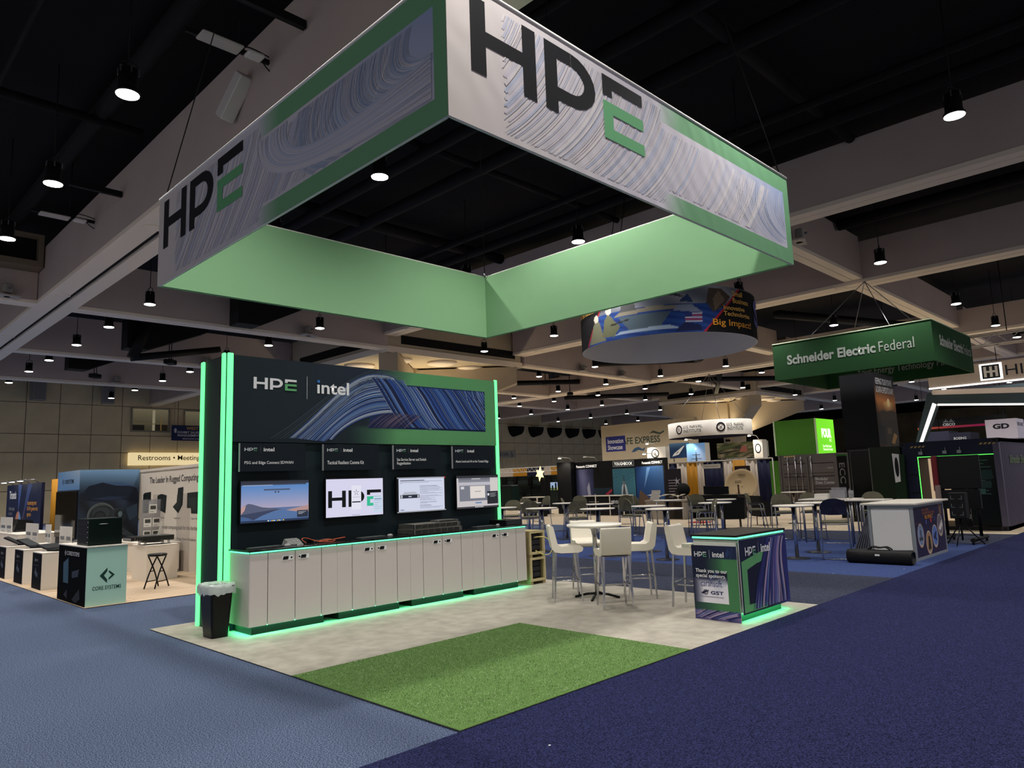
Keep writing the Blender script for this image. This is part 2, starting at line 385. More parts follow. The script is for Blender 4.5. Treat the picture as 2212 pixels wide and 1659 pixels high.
# mezzanine windows in the back wall
def window(n, x0, x1, z0, z1):
    t = bpy.data.objects.new('window_%d' % n, None); COL.objects.link(t); struct(t); t.location = (x0, 54.9, z0); w, h = x1-x0, z1-z0
    FRM = M('window_frame', (150, 142, 124), .6)
    for a, b in (((0, 0, 0), (w, .12, .12)), ((0, 0, h-.12), (w, .12, h)), ((0, 0, .12), (.12, .12, h-.12)), ((w-.12, 0, .12), (w, .12, h-.12))): box('window_frame', a, b, FRM, t)
    grad('lit_room_view', FY(.12, .09, .12), w-.24, h-.24, 6, 4, lambda u, v: mix((62, 58, 44), (112, 104, 82), v), 0, attr_mat('room_glow_%d' % n, .4, .55), t)
    art('room_silhouettes', [(rect(w*.55, .12, w*.62, h*.9), (150, 142, 116)), (rect(.12, .12, w*.35, h*.28), (20, 18, 16)), (rect(w*.62, .12, w*.95, h*.32), (28, 24, 18)), (rect(.12, h*.32, w-.12, h*.35), (92, 82, 58)), (rect(w*.76, .12, w*.79, h*.62), (104, 84, 50))], FY(0, .088, 0), 0.004, MATS['room_glow_%d' % n], t)
    return t
window(1, 14.8, 17.65, 6.55, 8.45); window(2, 18.7, 22.2, 6.55, 8.4)
# projecting capital columns
WARMUP = bpy.data.lights.new('column_uplight', 'SPOT'); WARMUP.energy = 420; WARMUP.spot_size = math.radians(120); WARMUP.color = (1., .82, .52); WARMUP.shadow_soft_size = .2; WARMUP.spot_blend = .8
def capital(cx, cy, z0, half, lights):
    t = bpy.data.objects.new('column', None); COL.objects.link(t); struct(t); t.location = (cx, cy, 0)
    CP = M('column_paint', (186, 172, 150), .85)
    box('capital_slab', (-half, -half, z0), (half, half, 10.), CP, t)
    for ang in range(4):
        f = FR((half*[0, 1, 0, -1][ang], half*[-1, 0, 1, 0][ang], 0), [(1, 0, 0), (0, 1, 0), (-1, 0, 0), (0, -1, 0)][ang], (0, 0, 1))
        prism('air_slot', rect(-half*.82, z0+.35, half*.9, z0+.78), f, -.01, .012, MATS['black'], t)
        prism('fascia_board', rect(-half-.05, z0-.12, half+.05, z0+.18), f, 0, .06, SOF, t)
    for k in range(4):
        a = math.pi/4+k*math.pi/2; d = Vector((math.cos(a), math.sin(a), 0)); L = half*1.36
        prof = [(.3, 0), (.55, 0), (.9, z0-2.9), (L, z0-1.0), (L, z0-.1), (.3, z0-.1)]
        prism('capital_fin', prof, FR((0, 0, 0), d, (0, 0, 1)), -.45, .45, CP, t)
    cyl('shaft', (0, 0, 0), (0, 0, z0), .75, CP, t, 24)
    for sx, sy in ((.5, -.5), (-.5, -.5), (0, -.62), (-.62, 0)):
        lathe('ceiling_diffuser', [(0, -.16), (.5, -.16), (.75, -.1), (.8, 0)], (sx*half*1.1, sy*half*1.1, z0-.01), SOF, t, 28)
    for k in lights:
        dx, dy = [(0, -1), (1, 0), (0, 1), (-1, 0)][k]
        b = box('uplight', (dx*1.3-.15, dy*1.3-.15, 4.6), (dx*1.3+.15, dy*1.3+.15, 4.8), MATS['black'], t)
        l = bpy.data.objects.new('column_uplight', WARMUP); COL.objects.link(l); l.parent = t; l.location = (dx*1.4, dy*1.4, 4.9)
        l.rotation_euler = Vector((-dx*.35, -dy*.35, -1)).to_track_quat('Z', 'Y').to_euler()
    return t
capital(20.9, 28.4, 8.2, 4.55, (0, 3)); capital(56.3, 27.4, 8.2, 4.6, (0, 3))
# ================================================================== MAIN BOOTH
VIN = M('booth_vinyl', (146, 139, 127), .6, noise=(5, (174, 167, 154), 7, .22), bump=(30, .05))
TURF = M('turf', (58, 90, 42), .95, noise=(120, (130, 170, 90), 3, .25), bump=(150, 1.))
bf = slab('booth_floor', 0, 6.12, 0, 6.1, .012, VIN)
tf = slab('turf_carpet', -.004, 3.01, -.004, 2.37, .017, TURF)
# short grass blades standing on the turf
def turf_blades():
    v = []; f = []
    rnd = random.Random(3)
    for k in range(26000):
        x = rnd.uniform(0.02, 3.0); y = rnd.uniform(.02, 2.36); a = rnd.uniform(0, 6.28); h = rnd.uniform(.006, .014); w = .003
        dx, dy = w*math.cos(a), w*math.sin(a); b = len(v); lx, ly = rnd.uniform(-.012, .012), rnd.uniform(-.012, .012)
        v += [(x-dx, y-dy, 0.0165), (x+dx, y+dy, 0.0165), (x+lx, y+ly, 0.0165+h)]; f.append((b, b+1, b+2))
    o = mk('turf_blades', v, f, M('blade', (82, 116, 60), .4, noise=(25, (170, 196, 140), 2, .3)), tf); o['kind'] = 'stuff'
turf_blades()
# ---- back wall tower
XW0, XW1, YW, DW, HW = .49, 5.32, 5.06, .74, 3.5
bw = thing('display_wall', 'tall dark booth wall with green light strips and swirl header', 'booth wall', (XW0, YW, .012))
WL = XW1-XW0
box('wall_body', (0, .0, 0), (WL, DW, HW-.012), MATS['dark_teal'], bw, .004)
box('side_panel', (-.012, .1, .02), (0, DW-.1, HW-.03), M('side_graphic', (14, 34, 32), .45), bw)
LEDG = MATS['led_green']
def strip(a, b): box('light_strip', a, b, LEDG, bw, .008)
strip((-.035, DW-.075, 0), (-.0, DW, HW-.02)); strip((-.035, 0.004, 0), (-.0, .078, HW+.01)); strip((.006, -.03, 0), (.082, 0, HW+.01)); strip((WL-.05, -.03, 1.02), (WL+.02, 0, HW+.01))
H0, HH = 2.35, 1.135
hd = box('header_panel', (.085, -.035, H0), (WL-.06, -.004, H0+HH), MATS['navy_print'], bw, .003)
hw = WL-.06-.085; hf = FY(.085, -.036, H0)
DARK, DARK2, GRN = (15, 30, 38), (22, 32, 52), (88, 148, 96)
def hdcol(u, v):
    x = u*hw; t = (x-1.75-.45*v)/.75 if v > .8 else (x-1.7)/.9
    if .2 < v < .8: t = (x-2.0)/.8
    base = mix(DARK, DARK2, (x-.6)/1.5*v)
    return mix(base, GRN, t)
grad('header_print', hf, hw, HH, 60, 20, hdcol, .001, None, hd)
bx0, bx1, by0, by1 = 2.2, 4.44, .235, .93
art('blue_window_print', [([(2.05, .235), (bx1, by0), (bx1, by1), (2.55, by1), (2.2, .75)], (20, 38, 84))], hf, .0016, None, hd)
rb = random.Random(11); cv = []
def ins(x, y): return .02 < y < HH-.01 and .1 < x < hw-.02 and (x < 2.45 or (by0 < y < by1 and x < bx1) or (x < 2.75 and y > by1))
for k in range(150):   # arching band rising from the lower left, falling to the right
    s = (k+rb.random())/150; e = rb.random()
    p0 = (.62+.75*s, -.05); c1 = (1.32+.22*s, .4-.2*s+.03*e); c2 = (1.66+.25*s, 1.02-.6*s); p3 = (2.2+.2*s, 1.05-.58*s)
    q = (2.5+.6*s, .98-.72*s); pe = (3.05+.45*s+.1*e, .1)
    c = rb.choice([(150, 160, 176), (92, 120, 168), (34, 64, 124), (26, 48, 104), (18, 34, 76), (52, 84, 146), (16, 30, 66), (30, 56, 116)])
    w = rb.choice([.004, .005, .007, .014]) if c[0] > 80 else rb.choice([.014, .022, .03])
    cv.append((bez(p0, c1, c2, p3, 24)+bez(p3, (p3[0]*2-c2[0], p3[1]*2-c2[1]), q, pe, 24)[1:], w, c))
cv.sort(key=lambda a: a[2][0] > 80)
for k in range(30):   # thin rays above
    s = rb.random(); p0 = (.4+.6*s, 0.0); cv.append((bez(p0, (1.15+.4*s, .42), (1.62+.3*s, 1.0), (2.2+.5*s, 1.13-.08*s), 26), .0028, rb.choice([(84, 96, 106), (60, 72, 90), (112, 124, 136)])))
cw_ = []
for k in range(190):  # steep falling curves in the right window
    s = (k+rb.random())/190
    p0 = (2.1+2.35*s, 1.0); p3 = (2.9+2.5*s, .15); bow = .25*math.sin(s*3)+.22
    c = rb.choice([(170, 180, 196), (60, 94, 158), (32, 60, 126), (22, 42, 96), (14, 24, 58), (12, 20, 48), (42, 76, 148), (104, 136, 184)])
    w = rb.choice([.004, .006, .008]) if c[0] > 80 else rb.choice([.014, .024, .034])
    cw_.append((bez(p0, (p0[0]+.1+bow*.6, .78), (p3[0]-.42, .34), p3, 24), w, c))
cw_.sort(key=lambda a: a[2][0] > 80); cv += cw_
for k in range(22):
    r = .2+.022*k; cv.append(([(4.62+r*math.cos(a), 1.02+r*math.sin(a)) for a in [math.pi*.95+.045*i for i in range(26)]], .007, rb.choice([(150, 176, 220), (40, 76, 156), (16, 30, 70), (30, 60, 130)])))
for k in range(22):
    cv.append((bez((2.0+.035*k, .24), (2.1+.035*k, .33), (2.2+.035*k, .4), (2.34+.035*k, .47), 10), .012, rb.choice([(92, 80, 104), (56, 52, 84), (116, 98, 116), (36, 38, 74)])))
ribbons('swirl_print', hf, cv, ins, .002, hd)
art('logo_lettering', HPE(.265, .71, .62, .155, (222, 222, 226), (96, 170, 112))+[(rect(1.04, .61, 1.048, .93), (170, 172, 176)), (rect(1.205, .855, 1.245, .893), (48, 116, 190))], hf, .007, None, hd)
text('logo_lettering', '\u0131ntel', hf, 1.205, .7, .52, .185, MATS['lettering_white'], hd, .018, .0075)
for k in range(9): pass
# ---- topic boards and monitors
BT = ['P5G and Edge Connect SDWAN', 'Tactical Resilient Comms Kit', 'Sea Service Server and Switch\nRuggedization', 'Azure Local and AI at the Tactical Edge']
BLAB = ['leftmost dark topic board above the desert wallpaper monitor', 'dark topic board above the monitor with big logo letters', 'dark topic board with two lines of title above server monitor', 'rightmost dark topic board beside the right light strip']
BXS = [.64, 1.84, 3.03, 4.2]
for i in range(4):
    t = thing('topic_board', BLAB[i], 'sign', (BXS[i], YW-.1, 1.975), 0, 'topic boards on the display wall')
    box('board', (0, -.012, 0), (.92 if i < 3 else .94, .012, .365), M('board_teal', (8, 20, 30), .5), t, .002); box('board_edge', (-.012, -.014, 0), (-.001, .01, .365), MATS['lettering_grey'], t)
    box('standoff', (.3, .012, .12), (.5, .065, .24), MATS['black'], t)
    f = FY(0, -.013, 0)
    art('logo_lettering', HPE(.055, .265, .17, .042, (200, 204, 210), (70, 120, 92))+[(rect(.272, .245, .275, .33), (90, 100, 110))], f, .0015, None, t)
    text('logo_lettering', 'intel', f, .315, .262, .15, .05, MATS['lettering_white'], t, .02)
    text('title_lettering', BT[i], f, .058, .085 if i != 2 else .06, [.68, .6, .56, .73][i], .05 if i != 2 else .11, MATS['lettering_white'], t, .012)
MLAB = ['monitor showing a blue desert lake wallpaper', 'monitor showing big black logo letters on white', 'monitor showing a white page with a server picture', 'monitor showing a grey slide editor beside right light strip']
MX = [.655, 1.875, 3.085, 4.27]
def scr(i, f, w, h):
    G = []
    if i == 0:
        G.append((rect(0, 0, w, h), (104, 136, 186)))
        for k in range(14): G.append((rect(0, h*(.34+.045*k), w, h*(.34+.045*(k+1)+.002)), mix((168, 160, 186), (92, 134, 192), k/11)))
        G.append((rect(0, 0, w, h*.34), (84, 112, 158)))
        G.append(([(0, h*.2), (0, h*.36), (w*.06, h*.42), (w*.1, h*.46), (w*.16, h*.44), (w*.3, h*.36), (w*.55, h*.31), (w*.62, h*.3), (w*.4, h*.23), (w*.2, h*.2)], (86, 92, 116)))
        G.append(([(0, h*.2), (w*.2, h*.24), (w*.55, h*.3), (w*.3, h*.16), (w*.18, h*.06), (0, h*.1)], (58, 66, 92)))
        G.append(([(0, h*.2), (0, h*.36), (w*.07, h*.42), (w*.05, h*.3)], (190, 150, 146)))
        G.append(([(w*.65, h*.26), (w*.85, h*.32), (w, h*.37), (w, h*.2), (w*.8, h*.22)], (176, 142, 140)))
        G.append(([(w*.5, h*.3), (w*.75, h*.29), (w*.95, h*.35), (w*.75, h*.31)], (120, 120, 146)))
        G.append(([(0, 0), (0, h*.16), (w*.1, h*.12), (w*.2, h*.04), (w*.24, 0)], (70, 96, 140)))
        G.append((rect(0, h*.93, w, h), (48, 52, 64))); G.append((rect(0, h*.895, w*.96, h*.93), (58, 66, 86))); G.append((rect(w*.02, h*.89, w*.45, h*.9), (190, 200, 220)))
        G.append((rect(w*.32, h*.765, w*.71, h*.8), (74, 84, 108))); G.append((disc(w*.49, h*.725, .012), (60, 66, 84))); G.append((disc(w*.535, h*.725, .012), (60, 66, 84)))
        G.append((rect(w*.82, h*.07, w*.99, h*.24), (44, 50, 66))); G.append((rect(0, 0, w, h*.05), (42, 56, 84)))
        for k in range(9): G.append((rect(w*(.38+.028*k), h*.012, w*(.398+.028*k), h*.038), [(240, 240, 240), (90, 160, 240), (240, 200, 80)][k % 3]))
        for k in range(3): G.append((rect(w*.835, h*(.2-.025*k), w*(.96-.03*k), h*(.208-.025*k)), (190, 194, 206)))
    elif i == 1:
        G.append((rect(0, 0, w, h), (214, 212, 236))); G += HPE(w*.035, h*.25, w*.93, h*.44, (8, 10, 16), (56, 186, 146))
        G.append((rect(w*.43, h*.17, w*.6, h*.82), (226, 226, 240))); G.append((rect(w*.44, h*.36, w*.59, h*.39), (16, 22, 36)))
        for k in range(5):
            a = math.pi/2+k*2*math.pi/5; cx, cy = w*.515, h*.63; d = (math.cos(a), math.sin(a)); n = (-d[1]*.003, d[0]*.003)
            G.append(([(cx+d[0]*.012-n[0], cy+d[1]*.012-n[1]), (cx+d[0]*.045-n[0], cy+d[1]*.045-n[1]), (cx+d[0]*.045+n[0], cy+d[1]*.045+n[1]), (cx+d[0]*.012+n[0], cy+d[1]*.012+n[1])], (16, 20, 30)))
        G.append((rect(w*.45, h*.5, w*.57, h*.51), (150, 150, 165))); G.append((rect(w*.82, h*.06, w*.99, h*.5), (200, 214, 232))); G.append((rect(w*.84, h*.42, w*.97, h*.44), (90, 120, 170)))
        for k in range(5): G.append((rect(w*.835, h*(.38-.055*k), w*(.97-.03*(k % 3)), h*(.388-.055*k)), (150, 160, 190)))
        for k in range(7): G.append((rect(w*(.44+.02*k), h*.025, w*(.45+.02*k), h*.04), (90, 96, 120)))
    elif i == 2:
        G.append((rect(0, 0, w, h), (10, 10, 12))); G.append((rect(w*.03, 0, w*.97, h), (208, 212, 232))); G.append((rect(0, h*.965, w, h), (150, 152, 164))); G.append((rect(w*.97, h*.965, w, h), (170, 50, 50))); G.append((rect(0, 0, w, h*.03), (150, 152, 160)))
        G.append((rect(w*.06, h*.9, w*.55, h*.92), (60, 62, 80)))
        for k in range(3): G.append((rect(w*.06, h*(.875-.028*k), w*[.92, .64, .1][k], h*(.888-.028*k)), (150, 154, 176)))
        rr = random.Random(5)
        for k in range(24):
            if k in (9, 16, 19): continue
            G.append((rect(w*.45, h*(.74-.028*k), w*rr.uniform(.6, .95), h*(.75-.028*k)), (146, 150, 176) if k not in (0, 17, 20) else (70, 74, 96)))
        G.append(([(w*.09, h*.5), (w*.14, h*.58), (w*.36, h*.58), (w*.42, h*.5)], (180, 184, 196))); G.append((rect(w*.06, h*.4, w*.44, h*.5), (40, 44, 60)))
        G.append((rect(w*.075, h*.41, w*.1, h*.49), (206, 208, 214))); G.append((rect(w*.4, h*.41, w*.425, h*.49), (206, 208, 214))); G.append((rect(w*.22, h*.435, w*.28, h*.46), (200, 206, 220))); G.append((rect(w*.06, h*.06, w*.13, h*.085), (120, 130, 160)))
    else:
        G.append((rect(0, 0, w, h), (198, 192, 194))); G.append((rect(0, h*.93, w, h), (48, 50, 56))); G.append((rect(w*.04, h*.87, w*.8, h*.93), (110, 112, 122))); G.append((rect(w*.35, h*.885, w*.56, h*.92), (180, 182, 186)))
        G.append((rect(w*.04, h*.8, w*.8, h*.87), (130, 132, 142))); G.append((rect(w*.04, h*.7, w*.8, h*.8), (186, 184, 192))); G.append((rect(w*.06, h*.22, w*.8, h*.7), (120, 122, 134))); G.append((rect(w*.31, h*.3, w*.67, h*.68), (222, 214, 208)))
        G.append((rect(w*.42, h*.5, w*.57, h*.52), (150, 140, 136))); G.append((rect(w*.09, h*.59, w*.17, h*.67), (206, 206, 212))); G.append((rect(w*.43, h*.14, w*.58, h*.175), (76, 122, 170)))
        G.append((rect(w*.72, h*.1, w*.99, h*.5), (38, 40, 46))); G.append((disc(w*.75, h*.4, .022), (220, 220, 224))); G.append((rect(0, 0, w, h*.05), (64, 64, 70)))
        for k in range(4): G.append((rect(w*.79, h*(.43-.035*k), w*(.95-.04*(k % 2)), h*(.44-.035*k)), (170, 170, 176)))
        for k in range(6): G.append((rect(w*(.42+.035*k), h*.012, w*(.44+.035*k), h*.04), (230, 232, 236)))
        G.append((rect(w*.8, h*.5, w*.99, h*.87), (206, 200, 196)))
    return G
for i in range(4):
    t = thing('wall_monitor', MLAB[i], 'monitor', (MX[i], YW-.065, 1.305), 0, 'monitors on the display wall')
    w, h = .975, .56
    if i == 3: w = .955
    box('bezel', (0, -.03, 0), (w, .02, h), MATS['black_gloss'], t, .004); box('mount', (.3, .02, .15), (.65, .064, .4), MATS['black'], t)
    f = FY(.012, -.031, .016); sc = grad('screen', f, w-.024, h-.03, 1, 1, lambda u, v: (16, 18, 24), .0, SCREEN, t)
    art('screen_picture', scr(i, f, w-.024, h-.03), f, .001, SCREEN, sc)
# ---- cabinets under the wall
CX0, CW, CY, CD = .565, 1.197, 4.48, .545
CAB = M('cabinet_white', (198, 189, 186), .45); SLOTM = M('latch_slot', (10, 10, 10), .5)
def cabinet():
    t = thing('base_cabinet', 'x', 'cabinet')
    g = .0045
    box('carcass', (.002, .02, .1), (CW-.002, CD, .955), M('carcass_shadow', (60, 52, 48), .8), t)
    box('end_panel', (.0, .004, .1), (.018, CD, .957), CAB, t); box('end_panel', (CW-.018, .004, .1), (CW, CD, .957), CAB, t)
    xs = [.002, .235, .6, .97, CW-.002]
    for k in range(4):
        d = box(['filler_panel', 'door', 'door', 'filler_panel'][k], (xs[k]+g, 0, .1), (xs[k+1]-g, .02, .955), CAB, t, .002)
        if k in (1, 2):
            s = 1 if k == 1 else -1; xc = xs[2]-s*.11
            latch = prism('latch_plate', [(xc-.07, .845), (xc+.075, .845), (xc+.08, .9), (xc-.065, .9)], FY(0, -.0005, 0), 0, .004, MATS['lettering_white'], d)
            prism('latch_slot', [(xc-.052-s*.012, .852), (xc+.02-s*.012, .852), (xc+.03-s*.012, .893), (xc-.04-s*.012, .893)], FY(0, -.0045, 0), 0, .003, SLOTM, d)
            prism('lock', disc(xc+s*.055, .873, .012, n=10), FY(0, -.0045, 0), 0, .003, SLOTM, d)
    box('toe_kick', (.06, .06, 0), (CW-.16, CD-.03, .1), M('kick_black', (14, 20, 18), .35), t)
    box('under_light', (.02, .012, .0985), (CW-.02, .045, .1), MATS['led_under'], t)
    box('edge_light', (.005, -.014, .962), (CW-.012, .006, .978), MATS['led_mint'], t, .003)
    return t
CB = cabinet()
CLAB = ['white base cabinet nearest the waste bin, leftmost of the row', 'white base cabinet second from the waste bin', 'white base cabinet third from the waste bin', 'white base cabinet beside the stacked crates, end of the row']
for i in range(4):
    c = CB if i == 0 else dup(CB, (0, 0, 0), 0)
    c.location = (CX0+i*CW, CY, .012); c['label'] = CLAB[i]; c['group'] = 'white base cabinets under the monitors'
e = box('edge_light', (-.016, .0, .962), (-.001, CD-.02, .978), MATS['led_mint'], CB, .003); box('under_light', (.01, .05, .0985), (.05, CD-.05, .1), MATS['led_under'], CB)
wt = tag(box('worktop', (CX0-.02, CY-.02, .992), (CX0+4*CW+.015, YW-.032, 1.012), M('worktop_black', (12, 14, 16), .22), None, .003), 'long glossy black worktop running over the white cabinets', 'worktop')
WT = 1.012
def keyboard(x, y, rz, lab, mat='black'):
    t = thing('keyboard', lab, 'keyboard', (x, y, WT), rz)
    prism('case', [(-.22, 0), (.22, 0), (.22, .14), (-.22, .14)], FZ(0, 0, 0), 0, .016, M('kb_grey', (48, 50, 52), .5), t)
    kk = []
    for r in range(5):
        for c in range(15):
            kk.append(rect(-.21+c*.028, .012+r*.025, -.21+c*.028+.023, .012+r*.025+.02))
    v = []; f = []
    for q in kk:
        b = len(v); v += [(a, b2, .016) for a, b2 in q]+[(a*1.0, b2, .021) for a, b2 in q]
        f += [(b+4, b+5, b+6, b+7)]+[(b+k, b+(k+1) % 4, b+4+(k+1) % 4, b+4+k) for k in range(4)]
    o = mk('keys', v, f, M('kb_keys', (90, 96, 96), .5), t); o['kind'] = 'stuff'
    return t
keyboard(.86, 4.6, .05, 'black keyboard at the left end of the worktop'); keyboard(2.45, 4.62, .02, 'thin black keyboard below the logo monitor'); keyboard(4.66, 4.68, 0, 'black keyboard below the slide editor monitor')
def mouse(x, y, lab):
    o = lathe('computer_mouse', [(0, .034), (.012, .034), (.024, .028), (.03, .014), (.03, 0)], (0, 0, 0), M('mouse_grey', (150, 150, 150), .4), None, 14); o.scale = (1.5, 1, 1); o.location = (x, y, WT)
    return tag(o, lab, 'mouse')
mouse(2.77, 4.7, 'small pale mouse beside the keyboard under the logo monitor'); mouse(4.97, 4.74, 'small pale mouse beside the black box at the worktop end'); mouse(1.13, 4.62, 'small mouse in front of the grey wedge device')
t = thing('wedge_device', 'grey wedge shaped perforated device beside orange cable', 'device', (1.14, 4.66, WT))
v = [(0, 0, 0), (.24, 0, 0), (.24, .14, 0), (0, .14, 0), (.03, .04, .06), (.21, .04, .06), (.21, .13, .085), (.03, .13, .085)]
mk('case', v, [(3, 2, 1, 0), (4, 5, 6, 7), (0, 1, 5, 4), (1, 2, 6, 5), (2, 3, 7, 6), (3, 0, 4, 7)], M('device_grey', (150, 150, 146), .5, noise=(90, (90, 92, 90), 2, .1)), t); box('foot', (.06, -.03, 0), (.13, .0, .02), MATS['steel'], t)
pts = [(1.45, 4.72, WT+.01), (1.42, 4.78, WT+.06), (1.5, 4.82, WT+.07), (1.62, 4.7, WT+.02), (1.75, 4.62, WT+.01), (1.87, 4.7, WT+.02), (1.78, 4.76, WT+.035), (1.65, 4.74, WT+.02), (1.8, 4.68, WT+.03), (1.95, 4.7, WT+.04), (2.05, 4.74, WT+.04), (2.0, 4.78, WT+.03), (1.85, 4.78, WT+.02), (1.7, 4.66, WT+.015)]
tag(tube('network_cable', pts, .0045, M('cable_orange', (206, 96, 60), .5), None, 6, curve=5), 'orange network cable coiled loosely on the black worktop', 'cable')
t = thing('small_switch', 'flat black network box under the orange cable', 'network box', (1.62, 4.86, WT)); box('case', (0, 0, 0), (.28, .14, .035), MATS['black_lam'], t, .003)
for k in range(6): box('port', (.02+.04*k, -.003, .01), (.045+.04*k, 0, .025), MATS['grey'], t)
def server(name, x, y, z, w, d, h, lab, rz=0):
    t = thing(name, lab, 'server', (x, y, z), rz)
    GM = M('galvanised', (128, 126, 118), .4, .6, noise=(8, (96, 96, 90), 3, .2)); box('chassis', (0, 0, 0), (w, d, h*.92), GM, t, .002)
    box('lid', (.01, .06, h*.92), (w-.01, d*.6, h), M('lid_steel', (168, 164, 152), .35, .7), t); box('rear_lid', (.01, d*.62, h*.92), (w-.01, d, h*.97), GM, t)
    for k in range(7): box('drive_bay', (.02+k*(w-.04)/7, -.006, .008), (.02+(k+.85)*(w-.04)/7, 0, h*.8), M('bay_dark', (42, 42, 40), .4), t)
    box('ear', (-.012, -.01, 0), (0, .02, h*.9), MATS['steel'], t); box('ear', (w, -.01, 0), (w+.012, .02, h*.9), MATS['steel'], t)
    return t
server('rack_server', 3.12, 4.58, WT, .9, .42, .075, 'lower galvanised rack server lying on the worktop'); server('rack_server', 3.14, 4.6, WT+.075, .86, .4, .07, 'upper galvanised rack server stacked on the lower one')
server('rail_unit', 3.62, 4.64, WT+.145, .38, .2, .03, 'slim metal rail kit lying on top of the stacked servers')
t = thing('mini_computer', 'black box computer at the right end of the worktop', 'computer', (4.98, 4.56, WT)); box('case', (0, 0, 0), (.38, .4, .095), MATS['black_lam'], t, .004); box('front_panel', (.02, -.004, .015), (.36, 0, .08), MATS['darkgrey'], t); box('vent', (.38, .04, .02), (.384, .34, .075), MATS['black_gloss'], t)
# ---- waste bin with liner
def bin_(x, y):
    t = thing('waste_bin', 'black plastic waste bin with clear liner beside the cabinets', 'bin', (x, y, .012), 0)
    v = []; f = []
    def ringv(w, d, z, r=.03):
        out = []
        for sx, sy, a0 in ((1, 1, 0), (-1, 1, 90), (-1, -1, 180), (1, -1, 270)):
            for k in range(4):
                a = math.radians(a0+30*k); out.append((sx*(w/2-r)+r*math.cos(a), sy*(d/2-r)+r*math.sin(a), z))
        return out
    rings = [ringv(.2, .28, 0), ringv(.27, .36, .56), ringv(.31, .4, .56), ringv(.31, .4, .6), ringv(.27, .36, .6), ringv(.19, .27, .03)]
    for r in rings: v += r
    for i in range(len(rings)-1):
        for k in range(16): j = (k+1) % 16; f.append((i*16+k, i*16+j, (i+1)*16+j, (i+1)*16+k))
    f.append(tuple(reversed(range(16)))); f.append(tuple(range(80, 96)))
    mk('bin_body', v, f, M('bin_plastic', (12, 13, 14), .3), t, False)
    rr = random.Random(2); v = []; f = []; n = 32
    for i, (w, d, z) in enumerate(((.335, .425, .5), (.335, .425, .59), (.31, .4, .622), (.25, .34, .59), (.2, .3, .5))):
        for k in range(n):
            a = 2*math.pi*k/n; c, s = math.cos(a), math.sin(a); q = 1/max(abs(c), abs(s)); q = 1+(q-1)*.72
            j = rr.uniform(-.012, .012) if i in (3, 4) else rr.uniform(.0, .004)
            v.append((c*(q*w/2+j), s*(q*d/2+j), z+(rr.uniform(-.02, .02) if i != 2 else rr.uniform(0, .012))))
    for i in range(4):
        for k in range(n): j = (k+1) % n; f.append((i*n+k, i*n+j, (i+1)*n+j, (i+1)*n+k))
    lm = M('bin_liner', (190, 200, 194), .25, alpha=.6, spec=.6); lm.node_tree.nodes['Principled BSDF'].inputs['Alpha'].default_value = .85
    mk('liner', v, f, lm, t, True)
bin_(.33, 4.86)
# ---- crates stacked at the cabinet end
def crate(z, lab):
    t = thing('equipment_crate', lab, 'crate', (5.46, 4.5, z), 0, 'equipment crates stacked at the cabinet end')
    CM = M('crate_tan', (168, 152, 108), .6, noise=(12, (146, 132, 92), 3, .2)); w, d, h = .36, .5, .44
    box('base_runner', (0, 0, 0), (.06, d, .05), CM, t); box('base_runner', (w-.06, 0, 0), (w, d, .05), CM, t)
    box('bottom_board', (0, 0, .05), (w, d, .075), CM, t); box('top_board', (0, 0, h-.03), (w, d, h), CM, t); box('side_board', (0, 0, .075), (.025, d, h-.03), CM, t); box('side_board', (w-.025, 0, .075), (w, d, h-.03), CM, t); box('back_board', (.025, d-.02, .075), (w-.025, d, h-.03), CM, t)
    for a, b in (((-.006, -.012, .05), (.035, .02, h)), ((w-.035, -.012, .05), (w+.006, .02, h)), ((.035, -.012, h-.04), (w-.035, .02, h)), ((.035, -.012, .05), (w-.035, .02, .09))): box('frame_rail', a, b, M('crate_edge', (186, 172, 130), .5), t)
    box('rack_insert', (.05, .06, .09), (w-.05, d-.04, h-.05), MATS['black'], t)
    for k in range(3): box('rack_unit', (.06, .05, .12+.09*k), (w-.06, .06, .19+.09*k), MATS['darkgrey'], t)
    return t
crate(.012, 'lower tan equipment crate standing on the booth floor'); crate(.452, 'upper tan equipment crate with yellow cable hanging out')
tag(tube('power_cable', [(5.6, 4.53, .78), (5.62, 4.44, .79), (5.72, 4.38, .78), (5.8, 4.34, .7), (5.84, 4.33, .6), (5.8, 4.36, .5), (5.72, 4.4, .49), (5.66, 4.46, .52), (5.63, 4.53, .56)], .009, M('cable_yellow', (196, 182, 110), .5), None, 6, curve=6), 'pale yellow cable looping out of the upper crate', 'cable')
# ---- round white bar table
t = thing('bar_table', 'round white bar table on a chrome column at the booth', 'table', (5.02, 2.75, .012))
lathe('table_top', [(.0, 1.02), (.37, 1.02), (.4, 1.03), (.405, 1.045), (.4, 1.06), (.0, 1.06)], (0, 0, 0), M('table_white', (232, 226, 216), .4), t, 40)
cyl('column', (0, 0, .05), (0, 0, 1.0), .032, MATS['chrome'], t, 18); lathe('flange', [(.035, .9), (.05, .98), (.12, 1.02)], (0, 0, 0), MATS['chrome'], t, 18)
for k in range(4):
    a = math.radians(25+90*k); c, s = math.cos(a), math.sin(a)
    tube('foot', [(0, 0, .07), (c*.16, s*.16, .055), (c*.33, s*.33, .012)], .018, M('foot_black', (14, 14, 16), .25), t, 8)
